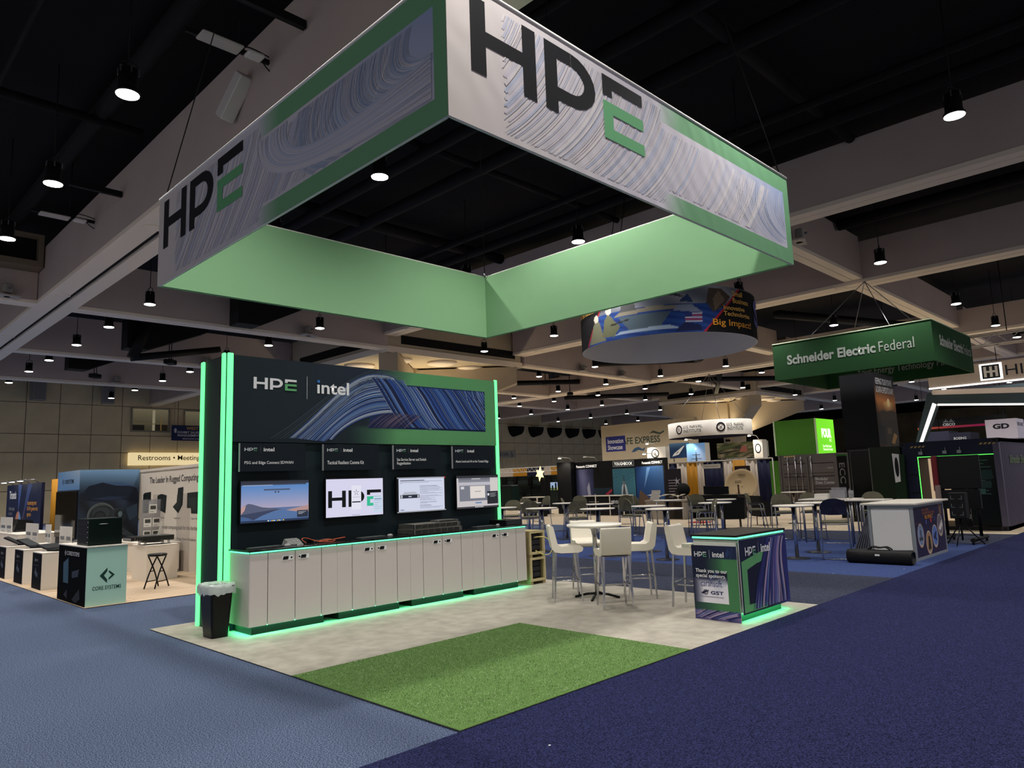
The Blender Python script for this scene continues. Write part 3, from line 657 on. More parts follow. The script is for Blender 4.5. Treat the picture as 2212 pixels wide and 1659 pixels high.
# ---- white bar stools
def stool():
    t = thing('bar_stool', 'x', 'stool'); UP = M('stool_leather', (232, 224, 208), .45)
    prof = [(.20, .70), (.21, .735), (.17, .765), (-.1, .755), (-.16, .79), (-.19, .93), (-.215, 1.045), (-.235, 1.062), (-.265, 1.055), (-.27, 1.03), (-.25, .88), (-.225, .74), (-.19, .695), (-.1, .68), (.15, .68)]
    v = []; f = []; n = len(prof); xs = [-.205, -.195, -.12, 0, .12, .195, .205]
    for i, x in enumerate(xs):
        sh = .93 if i in (0, 6) else 1
        for (y, z) in prof:
            cy, cz = -.05, .8
            v.append((x, (y-.0)*1.0 if sh == 1 else y*.985, z if sh == 1 else .85+(z-.85)*.975))
    for i in range(len(xs)-1):
        for k in range(n): j = (k+1) % n; f.append((i*n+k, i*n+j, (i+1)*n+j, (i+1)*n+k))
    f.append(tuple(range(n))); f.append(tuple(reversed(range((len(xs)-1)*n, len(xs)*n))))
    o = mk('seat_shell', v, f, UP, t, True)
    bv = o.modifiers.new('bevel', 'BEVEL'); bv.width = .012; bv.segments = 3; bv.limit_method = 'ANGLE'; bv.angle_limit = .6
    o.data.polygons[-1].use_smooth = o.data.polygons[-2].use_smooth = False
    CH = MATS['chrome']; ft = {}
    for sx in (-1, 1):
        for sy in (-1, 1):
            a = Vector((sx*.17, sy*.15-.03, .68)); b = Vector((sx*.2, sy*.2-.02, 0)); ft[(sx, sy)] = (a, b)
            d = (b-a); q = 4; v = []
            for p, hw in ((a, .015), (b, .011)): v += [p+Vector((dx*hw, dy*hw, 0)) for dx, dy in ((-1, -1), (1, -1), (1, 1), (-1, 1))]
            mk('leg', v, [(3, 2, 1, 0), (4, 5, 6, 7), (0, 1, 5, 4), (1, 2, 6, 5), (2, 3, 7, 6), (3, 0, 4, 7)], CH, t)
    box('seat_rail', (-.18, -.19, .665), (.18, .13, .683), CH, t)
    at = lambda k, z: ft[k][0].lerp(ft[k][1], (.68-z)/.68)
    for k1, k2, z in (((-1, 1), (1, 1), .26), ((-1, -1), (1, -1), .32), ((-1, -1), (-1, 1), .29), ((1, -1), (1, 1), .29)): cyl('footrest', at(k1, z), at(k2, z), .009, CH, t, 8)
    return t
ST = stool()
SPOS = [((4.70, 3.02), (.62, -.58), 'white leather bar stool left of the table, seen in profile'), ((4.58, 2.1), (.5, .62), 'white leather bar stool nearest the camera with its back to us'),
        ((5.38, 2.27), (-.62, .6), 'white leather bar stool right of the table, seen in profile'), ((5.53, 3.33), (-.55, -.68), 'white leather bar stool behind the table, facing us'), ((5.2, 1.25), (.12, -1), 'white leather bar stool behind the podium with a small box on it')]
for i, ((x, y), d, lb) in enumerate(SPOS):
    o = ST if i == 0 else dup(ST, (0, 0, 0), 0); o.location = (x, y, .012); o.rotation_euler = (0, 0, face(*d)); o['label'] = lb; o['group'] = 'white bar stools'
t = thing('cardboard_tray', 'small pale tray with a black gadget on the stool seat', 'tray', (5.08, 1.22, .785), .1); box('tray', (-.08, -.05, 0), (.12, .06, .05), M('tray_card', (206, 206, 186), .7), t, .003); box('gadget', (.0, -.09, 0), (.09, -.055, .035), MATS['black'], t, .004)
# ---- podium
PX0, PX1, PY0, PY1, PH = 4.47, 5.72, .2, .78, 1.0
t = thing('podium', 'podium with swirl graphics, sponsor panel and mint light strips', 'podium', (PX0, PY0, .012)); pw, pd = PX1-PX0, PY1-PY0
box('body', (.02, .02, .1), (pw-.03, pd, PH-.06), M('podium_white', (206, 200, 194), .5), t); box('toe_kick', (.05, .05, 0), (pw-.12, pd-.03, .1), M('podium_kick', (40, 90, 66), .5), t)
box('podium_top', (-.02, -.02, PH-.025), (pw+.02, pd+.02, PH), M('podium_top', (24, 22, 20), .35), t, .003); box('top_core', (.01, .01, PH-.06), (pw-.02, pd, PH-.025), MATS['black_lam'], t)
box('edge_light', (-.005, 0.005, PH-.05), (.012, pd, PH-.028), MATS['led_mint'], t, .003); box('edge_light', (.0, -.005, PH-.05), (pw, .012, PH-.028), MATS['led_mint'], t, .003); box('under_light', (.06, .022, .0985), (pw-.1, .05, .1), MATS['led_under'], t); box('under_light', (pw-.11, .06, .0985), (pw-.06, pd-.05, .1), MATS['led_under'], t)
lp = box('sponsor_panel', (-.006, .0, .0), (.0, pd+.02, PH-.13), M('podium_edge', (220, 220, 222), .5), t); f = FX(-.0065, pd+.02, 0); lw, lh = pd+.02, PH-.13
def lcol(u, v):
    if v > .83: return mix((14, 20, 46), (24, 34, 70), u)
    if v < .13: return mix((40, 44, 92), (120, 106, 150), (u+v*2) % .37/.37)
    return mix((14, 20, 46), (66, 122, 78), (u-.25)*2.2 if v > .6 else (u*1.2+.3 if v < .35 else (u-.2)*2))
grad('panel_print', f, lw, lh, 40, 60, lcol, .001, None, lp)
grad('sponsor_window', FX(-.0065, pd+.02-.0, .2), .46, .36, 20, 20, lambda u, v: mix((16, 22, 48), (224, 220, 230), min(min(u*3.2, 1), max(0, (.82-v)*4.5))), .002, None, lp)
rr = random.Random(4); cv = [(bez((.16+.02*k, .5+rr.uniform(-.1, .1)), (.28, .5), (.36, .6), (.55, .76+.02*k), 12), .004, (60, 84, 140)) for k in range(10)]+[(bez((.02*k-.1, 0), (.02*k, .06), (.03*k+.05, .11), (.03*k+.2, .17), 10), rr.choice([.004, .008]), rr.choice([(170, 150, 176), (96, 110, 170), (34, 40, 96)])) for k in range(26)]
cv += [(bez((.28, .3+.02*k), (.36, .36+.02*k), (.42, .4+.01*k), (.46, .44+.012*k), 8), .004, (196, 204, 226)) for k in range(8)]
ribbons('swirl_print', f, cv, lambda x, y: 0 < x < lw and (0 < y < .13 or (.22 < y < .56 and x < .46 and x > .2) or (.72 < y < lh)), .003, lp)
art('logo_lettering', HPE(.04, .735, .165, .06, (206, 208, 214), (96, 150, 120))+[(rect(.245, .72, .249, .82), (170, 174, 182))], f, .005, None, lp)
text('logo_lettering', 'intel', f, .285, .735, .15, .065, MATS['lettering_white'], lp, .02, .006); text('thanks_lettering', 'Thank you to our\nspecial sponsors', f, .045, .48, .42, .115, MATS['lettering_white'], lp, .014, .006)
text('sponsor_lettering', 'carahsoft', f, .105, .39, .28, .075, M('script_blue', (36, 46, 110), .6), lp, -.005, .006); text('sponsor_lettering', 'GST', f, .23, .3, .17, .04, M('emblem_navy', (22, 34, 84), .6), lp, .02, .006)
art('sponsor_emblem', ringpolys(.165, .322, .022, .03, (24, 30, 60), 20)+[([(.1, .31), (.135, .33), (.215, .352), (.2, .336), (.13, .302)], (24, 30, 60)), (disc(.165, .322, .006), (24, 30, 60))], f, .006, None, lp)
art('tagline_print', [(rect(.1, .268, .4, .273), (90, 94, 120))], f, .006, None, lp)
rp = box('swirl_panel', (.03, -.014, .085), (1.27, -.006, PH-.06), M('podium_edge'), t); f = FY(.03, -.0145, .085); rw, rh = 1.24, PH-.06-.085
rp.rotation_euler = (0, 0, 0)
NVY = (14, 22, 52)
grad('panel_print', f, rw, rh, 40, 30, lambda u, v: mix(NVY, mix((44, 48, 120), (30, 34, 96), v), (u-.45+.25*(v-.5))*3), .001, None, rp)
art('green_frame_print', [([(.03, .06), (.03, .6), (.75, .72), (.7, .6), (.16, .5), (.16, .06)], (88, 150, 100)), ([(.03, .02), (.03, .1), (.6, .1), (.6, .02)], (88, 150, 100)), ([(.16, .1), (.16, .5), (.44, .56), (.3, .1)], (12, 16, 44))], f, .002, None, rp)
rr = random.Random(8); cv = []
for k in range(90):
    s = rr.random(); p0 = (.22+.95*s, -.02); p3 = (.72+.55*s, .9+.0*s)
    cv.append((bez(p0, (p0[0]+.1-.06*s, .35), (.6+.35*s, .62), p3, 22), rr.choice([.01, .02, .04, .06]), rr.choice([(50, 54, 128), (80, 78, 146), (116, 102, 150), (156, 136, 164), (34, 38, 96), (24, 28, 76), (96, 116, 164), (66, 74, 146)])))
ribbons('swirl_print', f, cv, lambda x, y: .1 < x < rw-.005 and .005 < y < rh-.005 and x > .2+.42*y, .003, rp)
art('logo_lettering', HPE(.13, .66, .26, .1, (206, 208, 214), (96, 150, 120))+[(rect(.46, .64, .465, .8), (150, 154, 170))], f, .007, None, rp); text('logo_lettering', 'intel', f, .53, .67, .24, .105, MATS['lettering_white'], rp, .02, .008)
# ================================================================== HANGING BANNERS
class CYL:
    """curved frame around a vertical axis, same interface as FR; a = arc length to the right seen from outside"""
    def __init__(s, c, r, z0, th): s.c = c; s.r = r; s.z0 = z0; s.th = th
    def p(s, a, b, d=0.):
        t = s.th+a/s.r; return Vector((s.c[0]+(s.r+d)*math.cos(t), s.c[1]+(s.r+d)*math.sin(t), s.z0+b))
SX0, SX1, SY0, SY1, SZ0, SH = -.035, 6.14, -.08, 6.11, 4.545, 1.235
SWd = SX1-SX0
hb = thing('hanging_banner', 'large square hanging fabric banner with black and green letters', 'banner', (SX0, SY0, SZ0))
def fab(key, rgb, tr=.25):
    mt = M(key, rgb, .9, bump=(2.2, .35), spec=.15); return mt
WF = fab('banner_white', (226, 220, 222)); GF = fab('banner_green', (132, 184, 136)); D = SY1-SY0
def fabprint(key):
    mt = attr_mat(key, .9); nt = mt.node_tree; b = nt.nodes['Principled BSDF']
    tc = nt.nodes.new('ShaderNodeTexCoord'); n = nt.nodes.new('ShaderNodeTexWave'); n.inputs['Scale'].default_value = 1.3; n.inputs['Distortion'].default_value = 9; n.inputs['Detail'].default_value = 2; n.inputs['Detail Scale'].default_value = .7
    mp = nt.nodes.new('ShaderNodeMapping'); mp.inputs['Rotation'].default_value = (0.3, .5, .4)
    bp = nt.nodes.new('ShaderNodeBump'); bp.inputs['Strength'].default_value = .12; bp.inputs['Distance'].default_value = .02
    nt.links.new(tc.outputs['Object'], mp.inputs[0]); nt.links.new(mp.outputs[0], n.inputs['Vector']); nt.links.new(n.outputs['Fac'], bp.inputs['Height']); nt.links.new(bp.outputs['Normal'], b.inputs['Normal']); return mt
FP = fabprint('banner_print')
faces = [('front_fabric', (0, 0, 0), (SWd, .03, SH), WF), ('left_fabric', (0, .03, 0), (.03, D-.03, SH), WF), ('right_fabric', (SWd-.03, .03, 0), (SWd, D-.03, SH), GF), ('rear_fabric', (0, D-.03, 0), (SWd, D, SH), GF)]
for n, a, b, mt in faces: box(n, a, b, mt, hb, .004)
IN = fab('banner_inner', (150, 196, 150))
for a, b in (((.06, .032, .01), (SWd-.06, .045, SH-.01)), ((.032, .06, .01), (.045, D-.06, SH-.01)), ((SWd-.045, .04, .01), (SWd-.032, D-.04, SH-.01)), ((.04, D-.045, .01), (SWd-.04, D-.032, SH-.01))): box('inner_fabric', a, b, IN, hb)
for a, b in (((0, 0), (SWd, 0)), ((0, D), (SWd, D)), ((0, 0), (0, D)), ((SWd, 0), (SWd, D))): cyl('top_rail', (a[0], a[1], SH+.012), (b[0], b[1], SH+.012), .018, MATS['white'], hb, 8)
for x, y in ((.05, .05), (SWd-.05, .05), (.05, D-.05), (SWd-.05, D-.05)):
    cyl('suspension_wire', (x, y, SH+.02), (x+(.9 if x < 1 else -.9), y+(.9 if y < 1 else -.9), 6.3), .008, MATS['cable'], hb, 5); cyl('shackle', (x, y, SH), (x, y, SH+.07), .02, MATS['steel'], hb, 8)
BW, BGRN, BLK = (205, 196, 196), (112, 164, 122), (26, 26, 30)
for side in (0, 1):
    f = FY(0, -.001, 0) if side == 0 else FX(-.001, D, 0); L = SWd if side == 0 else D
    par = hb
    f0, x1, y0, y1 = 3.05, L-.16, .2, 1.0
    def bcol(u, v, L=L):
        x = u*L; g = max(0, min(1, (x-f0+.1)/.5)); inner = (x < x1 and y0 < v*SH < y1)
        w = mix((214, 205, 200), (206, 202, 212), x/2.5)
        if x > L-.02: return BGRN
        if inner: 
            w2 = mix(w, (150, 168, 206), (x-4.4)/1.7*(v*1.2)); return w2
        return mix(w, BGRN, g)
    # sheet split so the frame edges stay crisp
    xs = [0, .5, 1, 1.5, 2, 2.4, 2.8, f0-.1, f0+.1, f0+.25, f0+.4, f0+.6, 4.2, 4.8, 5.4, x1-.001, x1+.001, L]
    ys = [0, .1, y0-.001, y0+.001, .4, .6, .8, y1-.001, y1+.001, 1.12, SH]
    v = []; fc = []; cl = []
    for yy in ys:
        for xx in xs:
            v.append(f.p(xx, yy, .002))
    me_f = []
    for j in range(len(ys)-1):
        for i in range(len(xs)-1): a = j*len(xs)+i; me_f.append((a, a+1, a+len(xs)+1, a+len(xs)))
    o = mk('banner_print', v, me_f, FP, par); at = o.data.color_attributes.new('Col', 'FLOAT_COLOR', 'CORNER'); buf = []
    for p in o.data.polygons:
        j, i = divmod(p.index, len(xs)-1); mx, my = (xs[i]+xs[i+1])/2, (ys[j]+ys[j+1])/2
        for li in p.loop_indices:
            k = o.data.loops[li].vertex_index; jj, ii = divmod(k, len(xs)); xx, yy = xs[ii], ys[jj]
            xx += .002*(1 if mx > xx else -1); yy += .002*(1 if my > yy else -1)
            buf += [*lin(bcol(xx/L, yy/SH)), 1]
    at.data.foreach_set('color', buf)
    rr = random.Random(20+side); cv = []
    for k in range(260):
        s = rr.uniform(-.1, 1.1); x0 = 1.0+4.2*s
        cv.append((bez((x0-.95, -.05), (x0-.45, .3), (x0-.05, .8), (x0+.12, 1.3), 20), rr.choice([.006, .01, .02, .035]), rr.choice([(200, 196, 206), (192, 192, 208), (212, 206, 210), (182, 188, 208), (206, 200, 208), (220, 214, 214)])))
    for k in range(130 if side else 40):
        q = k/(130 if side else 40); x0 = 3.7+1.9*q+(.9 if not side else 0)
        cv.append((bez((x0+.22, 1.05), (x0+.02, .75), (x0-.1+.15*q, .3+.25*q), (x0+.75, .12+.5*q), 22), rr.choice([.005, .009, .014]), rr.choice([(160, 172, 198), (182, 190, 208), (204, 202, 212), (176, 186, 206), (144, 160, 192)])))
    for k in range(70 if side else 0):
        q = k/70; cv.append((bez((3.0+.7*q, 1.05), (2.85+.6*q, .7), (3.1+.6*q, .22+.1*q), (6.0, .2+.4*q), 26), rr.choice([.006, .012, .02]), rr.choice([(190, 192, 208), (200, 198, 210), (176, 184, 206), (208, 204, 212)])))
    def insb(x, y): return .02 < y < SH-.02 and x > .6 and ((x < f0+.0) or (x < x1 and y0 < y < y1))
    ribbons('swirl_print', f, cv, insb, .003, par, FP, .00001)
    HP = HPE(.25 if side == 0 else .19, .48, 2.42, .67, BLK, (104, 172, 120)); art('logo_lettering', HP, f, .0065, FABRIC, par)
# ---- round black ring banner
RC, RR, RZ, RHt = (15.0, 7.6), 2.56, 5.5, 1.27
rb_ = thing('ring_banner', 'round black hanging ring banner with ship picture and white inside', 'banner', (RC[0], RC[1], RZ))
v = []; f = []; n = 72
for k in range(n):
    a = 2*math.pi*k/n
    for r, z in ((RR, 0), (RR, RHt), (RR-.03, RHt), (RR-.03, 0)): v.append((r*math.cos(a), r*math.sin(a), z))
fo = []; fi = []
for k in range(n):
    j = (k+1) % n; fo += [(4*k, 4*j, 4*j+1, 4*k+1), (4*k+1, 4*j+1, 4*j+2, 4*k+2), (4*k+3, 4*k, 4*j, 4*j+3)][:2]; fi += [(4*k+2, 4*j+2, 4*j+3, 4*k+3), (4*k+3, 4*j+3, 4*j, 4*k)]
mk('outer_fabric', v, fo, M('ring_black', (18, 16, 18), .85), rb_, True); mk('inner_fabric', v, fi, M('ring_white', (232, 228, 224), .85, bump=(1.2, .3)), rb_, True)
cf = CYL((0, 0), RR, 0, math.radians(212.4))
rr = random.Random(9)
def seacol(u, vv):
    if vv > .62: return mix((150, 150, 156), (70, 78, 92), abs(math.sin(u*9+vv*5))*.7)
    return mix((22, 44, 110), (40, 84, 150), abs(math.sin(u*14+vv*22))*.6)
P_ = []
P_.append(([(-4.2, 0), (-2.75, 0), (-1.75, 1.27), (-4.2, 1.27)], (18, 16, 18))); P_.append(([(-2.78, 0), (-2.7, 0), (-1.7, 1.27), (-1.78, 1.27)], (150, 30, 44)))
P_.append(([(1.0, 0), (4.4, 0), (4.4, 1.27), (2.3, 1.27)], (18, 16, 18))); P_.append(([(.95, 0), (1.03, 0), (2.33, 1.27), (2.25, 1.27)], (170, 34, 50)))
P_.append((rect(-4.0, 0, -3.85, 1.27), (36, 32, 26)))
for k in range(7): P_.append(([(-4.0, .1+.17*k), (-3.85, .16+.17*k), (-3.85, .22+.17*k), (-4.0, .16+.17*k)], (196, 160, 70)))
# carrier, aircraft, soldiers, flag
P_ += [([(-1.5, .62), (.5, .66), (.3, .74), (-.2, .78), (-1.3, .74)], (132, 126, 110)), ([(-1.0, .18), (-.55, .1), (-.2, .16), (.15, .6), (-1.35, .6)], (76, 92, 104)), ([(-1.3, .74), (-1.2, .98), (-.85, 1.0), (-.8, .74)], (78, 78, 80)), ([(-1.5, .12), (.4, .12), (.1, .22), (-1.3, .2)], (150, 168, 190)),
       ([(-1.0, 1.0), (-.2, 1.1), (.5, .95), (.1, 1.22), (-.5, 1.25)], (54, 58, 64)), ([(.2, .6), (1.0, .52), (.7, .75), (.3, .76)], (120, 130, 150)), ([(.35, .85), (.75, .8), (.6, 1.05)], (40, 60, 100)),
       ([(1.3, .55), (1.1, .8), (1.2, 1.2), (1.6, 1.2), (1.9, 1.0), (1.6, .7)], (72, 62, 52)), ([(1.35, .6), (1.3, .9), (1.5, 1.15), (1.7, .9)], (112, 96, 80)),
       ([(-2.6, .05), (-2.35, .55), (-2.2, .72), (-2.05, .6), (-1.95, .3), (-1.8, .05)], (112, 112, 90)), ([(-1.95, .15), (-1.85, .6), (-1.7, .78), (-1.55, .62), (-1.3, .35), (-1.5, .1)], (98, 100, 76)), (disc(-2.2, .72, .11), (196, 192, 176)), (disc(-1.68, .85, .11), (196, 192, 176)), ([(-1.6, .45), (-1.0, .52), (-1.0, .48), (-1.6, .4)], (40, 40, 34))]
for k in range(5): P_.append((rect(.5, .28+.05*k, .95, .305+.05*k), (176, 60, 70) if k % 2 else (206, 200, 206)))
P_.append((rect(.5, .4, .68, .53), (40, 50, 110))); P_.append(([(.2, .05), (.5, .28), (.9, .2), (.95, .05)], (22, 30, 70)))
def pip(x, y, p):
    c = False; n = len(p); k = n-1
    for i in range(n):
        if (p[i][1] > y) != (p[k][1] > y) and x < (p[k][0]-p[i][0])*(y-p[i][1])/(p[k][1]-p[i][1])+p[i][0]: c = not c
        k = i
    return c
def ringcol(u, v):
    x, y = -4.0+8.2*u, v*RHt; c = seacol((x+2.55)/4.6, v)
    for p, col in P_:
        if pip(x, y, p): c = col
    return c
grad('picture_print', CYL((0, 0), RR, .0, math.radians(212.4)-4.0/RR), 8.2, RHt, 300, 48, ringcol, .004, FABRIC, rb_)
GOLD = M('lettering_gold', (226, 176, 84), .6); ORG = M('lettering_amber', (236, 160, 50), .6)
text('banner_lettering', 'NAVY SBIR TRANSITION PROGRAM', cf, -3.35, .92, 1.7, .15, GOLD, rb_, .02, .03); text('banner_lettering', 'Small\nBusiness', cf, 1.95, .83, .72, .34, GOLD, rb_, .02, .03)
text('banner_lettering', 'Innovative\nTechnologies', cf, 1.6, .42, 1.1, .33, GOLD, rb_, .02, .03); text('banner_lettering', 'Big Impact!', cf, 1.25, .13, 1.5, .23, ORG, rb_, .03, .03)
text('banner_lettering', 'S', cf, 3.05, .3, .6, .82, M('lettering_violet', (70, 70, 140), .6), rb_, .05, .03)
for a in range(4): cyl('suspension_wire', (RR*math.cos(a*1.57), RR*math.sin(a*1.57), RHt), (RR*.6*math.cos(a*1.57), RR*.6*math.sin(a*1.57), 5.2), .012, MATS['cable'], rb_, 5)
# ---- dark green square hanging sign
gx0, gx1, gy0, gy1, gz0, gh = 21.3, 26., 2.12, 7.25, 4.98, 1.29
gb = thing('hanging_sign', 'dark green square hanging sign with white company lettering', 'hanging sign', (gx0, gy0, gz0)); GD_ = M('sign_green', (36, 78, 42), .85, bump=(1.5, .15)); w, d = gx1-gx0, gy1-gy0
box('front_fabric', (0, 0, 0), (.04, d, gh), GD_, gb); box('side_fabric', (.04, 0, 0), (w, .04, gh), GD_, gb); box('rear_fabric', (w-.04, .04, 0), (w, d, gh), GD_, gb); box('side_fabric', (.04, d-.04, 0), (w-.04, d, gh), GD_, gb)
SG = M('lettering_sage', (178, 186, 178), .6)
f = FX(-.002, d, 0); text('sign_lettering', 'Schneider Electric', f, .5, .5, 2.95, .34, SG, gb, .035, .006); text('sign_lettering', 'Federal', f, 3.55, .5, 1.05, .34, SG, gb, 0, .006)
f = FY(0, -.002, 0); text('sign_lettering', 'Schneider Electric', f, .7, .55, 2.75, .36, M('lettering_sage2', (196, 202, 192), .6), gb, .035, .006); text('sign_lettering', 'Federal', f, 3.55, .55, .95, .34, SG, gb, 0, .006)
text('sign_lettering', 'Your Energy Technology Partner', FX(w-.042, d-.3, 0), .9, .32, 3.6, .32, SG, gb, 0, .006)
for x, y in ((.1, 1.2), (.1, d-1.2), (w-.1, 1.), (w-.1, d-1)): cyl('suspension_wire', (x, y, gh), (w/2, d/2, gh+2.2), .014, MATS['steel'], gb, 5)
for a, b in (((0, 0), (0, d)), ((0, 0), (w, 0))): cyl('top_rail', (a[0], a[1], gh+.01), (b[0], b[1], gh+.01), .02, M('rail_pale', (190, 206, 170), .5), gb, 6)
# ================================================================== SEATING AREA (blue carpet)
def bar_chair():
    t = thing('bar_chair', 'x', 'chair'); UPH = M('chair_fabric', (92, 88, 72), .9, noise=(60, (106, 102, 84), 2, .2)); CH = MATS['chrome']
    # seat
    v = []; n = 20
    pr = [(.24*math.copysign(abs(math.cos(a))**.55, math.cos(a)), .22*math.copysign(abs(math.sin(a))**.55, math.sin(a))) for a in [2*math.pi*k/n for k in range(n)]]
    v = [(x, y, .74) for x, y in pr]+[(x*1.02, y*1.02, .765) for x, y in pr]+[(x*.9, y*.9, .79) for x, y in pr]
    f = [tuple(reversed(range(n)))]+[(k, (k+1) % n, n+(k+1) % n, n+k) for k in range(n)]+[(n+k, n+(k+1) % n, 2*n+(k+1) % n, 2*n+k) for k in range(n)]+[tuple(range(2*n, 3*n))]
    mk('seat', v, f, UPH, t, False)
    # arched backrest, curved around the sitter
    out = [(-.23, .93), (-.25, 1.02), (-.245, 1.1), (-.21, 1.17), (-.15, 1.225), (-.07, 1.25), (0, 1.255), (.07, 1.25), (.15, 1.225), (.21, 1.17), (.245, 1.1), (.25, 1.02), (.23, .93), (.1, .915), (-.1, .915)]
    yb = lambda x, z: -.235+.9*x*x-.12*(z-.93)
    m_ = len(out); v = [(x, yb(x, z)+.018, z) for x, z in out]+[(0, yb(0, 1.08)+.03, 1.08)]+[(x, yb(x, z)-.018, z) for x, z in out]+[(0, yb(0, 1.08)-.022, 1.08)]
    f = [(k, (k+1) % m_, m_) for k in range(m_)]+[(m_+1+(k+1) % m_, m_+1+k, 2*m_+1) for k in range(m_)]+[((k+1) % m_, k, m_+1+k, m_+1+(k+1) % m_) for k in range(m_)]
    mk('backrest', v, f, UPH, t, False)
    for s in (-1, 1):
        tube('side_frame', [(s*.235, -.2, 1.1), (s*.25, -.2, .95), (s*.255, -.17, .8), (s*.26, -.25, .02), (s*.265, -.24, .012), (s*.265, .26, .012), (s*.262, .265, .03), (s*.255, .17, .74), (s*.258, .16, .9), (s*.258, .12, .93), (s*.258, -.18, .93)], .0125, CH, t, 7)
        box('arm_pad', (s*.258-.02, -.14, .938), (s*.258+.02, .12, .955), MATS['black'], t, .005)
    cyl('footrest', (-.258, .225, .3), (.258, .225, .3), .012, CH, t, 7); cyl('cross_bar', (-.258, -.2, .72), (.258, -.2, .72), .012, CH, t, 7); cyl('cross_bar', (-.258, .16, .725), (.258, .16, .725), .012, CH, t, 7)
    cyl('floor_bar', (-.265, -.24, .016), (.265, -.24, .016), .011, CH, t, 7)
    for c in t.children:
        for q in c.data.vertices: q.co.z *= .94
    return t
BC = bar_chair()
def bar_table():
    t = thing('bistro_table', 'x', 'table')
    lathe('table_top', [(0, 1.03), (.38, 1.03), (.4, 1.04), (.4, 1.055), (.385, 1.06), (0, 1.06)], (0, 0, 0), M('bistro_white', (214, 206, 194), .4), t, 32)
    cyl('column', (0, 0, .03), (0, 0, 1.03), .038, MATS['chrome'], t, 14); lathe('base_disc', [(0, .035), (.06, .035), (.24, .012), (.25, 0)], (0, 0, 0), M('base_dark', (40, 42, 50), .4), t, 24); lathe('top_plate', [(.04, 1.0), (.14, 1.028)], (0, 0, 0), MATS['black'], t, 16)
    return t
BTB = bar_table()
def at_h(p, z0, z):  # point known for height z0 seen from the photo, slid along its sight line to height z
    s = (1.718-z)/(1.718-z0); return (-3.46+(p[0]+3.46)*s, -4.063+(p[1]+4.063)*s)
TB = [((9.64, 9.44), 'beside the right light strip of the display wall'), ((12.46, 11.19), 'far left behind two chairs'), ((9.4, 7.84), 'left front, above the stacked crates'), ((12.28, 9.56), 'left of the dark booth wall'), ((9.2, 5.99), 'front, directly behind the white booth table'),
      ((11.55, 7.81), 'second row behind the white booth table'), ((10.44, 5.5), 'middle, left of the front right table'), ((13.69, 7.11), 'back row before the drone counter'), ((9.21, 4.27), 'front, just behind the right white stool'), ((11.98, 4.7), 'centre, above the podium'),
      ((13.99, 5.65), 'back row before the satellite dish'), ((10.47, 2.16), 'right, between podium and the navy chair'), ((11.71, 2.25), 'partly hidden behind the navy chair'), ((19.95, 6.34), 'farthest, before the grey container')]
for i, (p, wh) in enumerate(TB):
    x, y = at_h(p, 1.08, 1.055); o = BTB if i == 0 else dup(BTB, (0, 0, 0), 0); o.location = (x, y, .0065); o['label'] = 'round white bistro table '+wh; o['group'] = 'round white bistro tables on the blue carpet'
CHS = [((12.13, 11.6), (-.8, -.5), 'dark chair just right of the wall light strip'), ((11.58, 10.31), (.7, .7), 'olive chair back above the stacked crates'), ((14.12, 12.75), (-.2, -1), 'small chair half hidden behind the olive chair'), ((16.13, 14.05), (-1, .3), 'chair at far left turned sideways before dark booth'),
       ((13.75, 10.65), (.6, -.8), 'slim chair seen edge-on left of the olive pair'), ((11.57, 8.54), (.75, .65), 'olive chair back behind the white booth table, left'), ((15.93, 12.02), (-.6, -.8), 'chair behind the olive pair by the dark booth counter'), ((12.74, 7.64), (.9, -.2), 'chair behind the white booth table, right, turned half away'),
       ((15.65, 9.92), (-.8, -.6), 'black chair behind the half turned chair'), ((14.89, 8.77), (.3, -1), 'chair seen edge-on before the blue ship picture'), ((14.78, 6.82), (.55, -.85), 'chair left of the centre table before the navy drape'), ((15.6, 7.3), (-.7, -.7), 'dark chair with a bag before the navy drape'),
       ((11.65, 4.78), (-.6, .8), 'olive chair in profile at the centre table'), ((15.97, 5.68), (.3, -.95), 'chair in profile right of the satellite dish'), ((14.72, 4.31), (-.75, -.65), 'brown chair behind the right bistro table, left one'), ((15.17, 3.78), (-.8, -.55), 'brown chair behind the right bistro table, right one'),
       ((11.3, 1.72), (.85, .35), 'navy backed chair nearest at right, beside the black bag'), ((15.3, 2.3), (-.9, -.4), 'brown chair behind the white counter at right')]
for i, (p, d, lb) in enumerate(CHS):
    x, y = p; o = BC if i == 0 else dup(BC, (0, 0, 0), 0); o.location = (x, y, .0065); o.rotation_euler = (0, 0, face(*d)); o['label'] = 'bar chair: '+lb; o['group'] = 'grey bar chairs in the seating area'
nv = M('chair_navy', (24, 26, 52), .85)
for o in COL.objects:
    if o.get('label', '').startswith('bar chair: navy'):
        for c in o.children:
            if c.name.startswith('backrest'): c.data = c.data.copy(); c.data.materials.clear(); c.data.materials.append(nv)
# rectangular tables with papers, acrylic holders and glasses
def rtable(x, y, w, d, rz, lab):
    t = thing('folding_table', lab, 'table', (x, y, .0065), rz); box('table_top', (-w/2, -d/2, 1.02), (w/2, d/2, 1.05), M('bistro_white'), t, .004)
    for sx in (-1, 1):
        for sy in (-1, 1): cyl('leg', (sx*(w/2-.08), sy*(d/2-.08), 0), (sx*(w/2-.08), sy*(d/2-.08), 1.02), .018, MATS['steel'], t, 8)
    return t
rtable(14.6, 3.05, .7, 1.3, 0, 'rectangular white table with paper stacks behind the navy chair'); rtable(13.95, 1.95, .6, .85, 0, 'rectangular white table just behind the white counter')
t = thing('paper_stack', 'stack of white papers on the rectangular table', 'papers', (14.5, 3.2, 1.06)); 
for k in range(4): box('sheet_bundle', (-.12+.01*k, -.16, .03*k), (.12+.01*k, .16, .03*k+.028), M('paper', (216, 212, 204), .8), t)
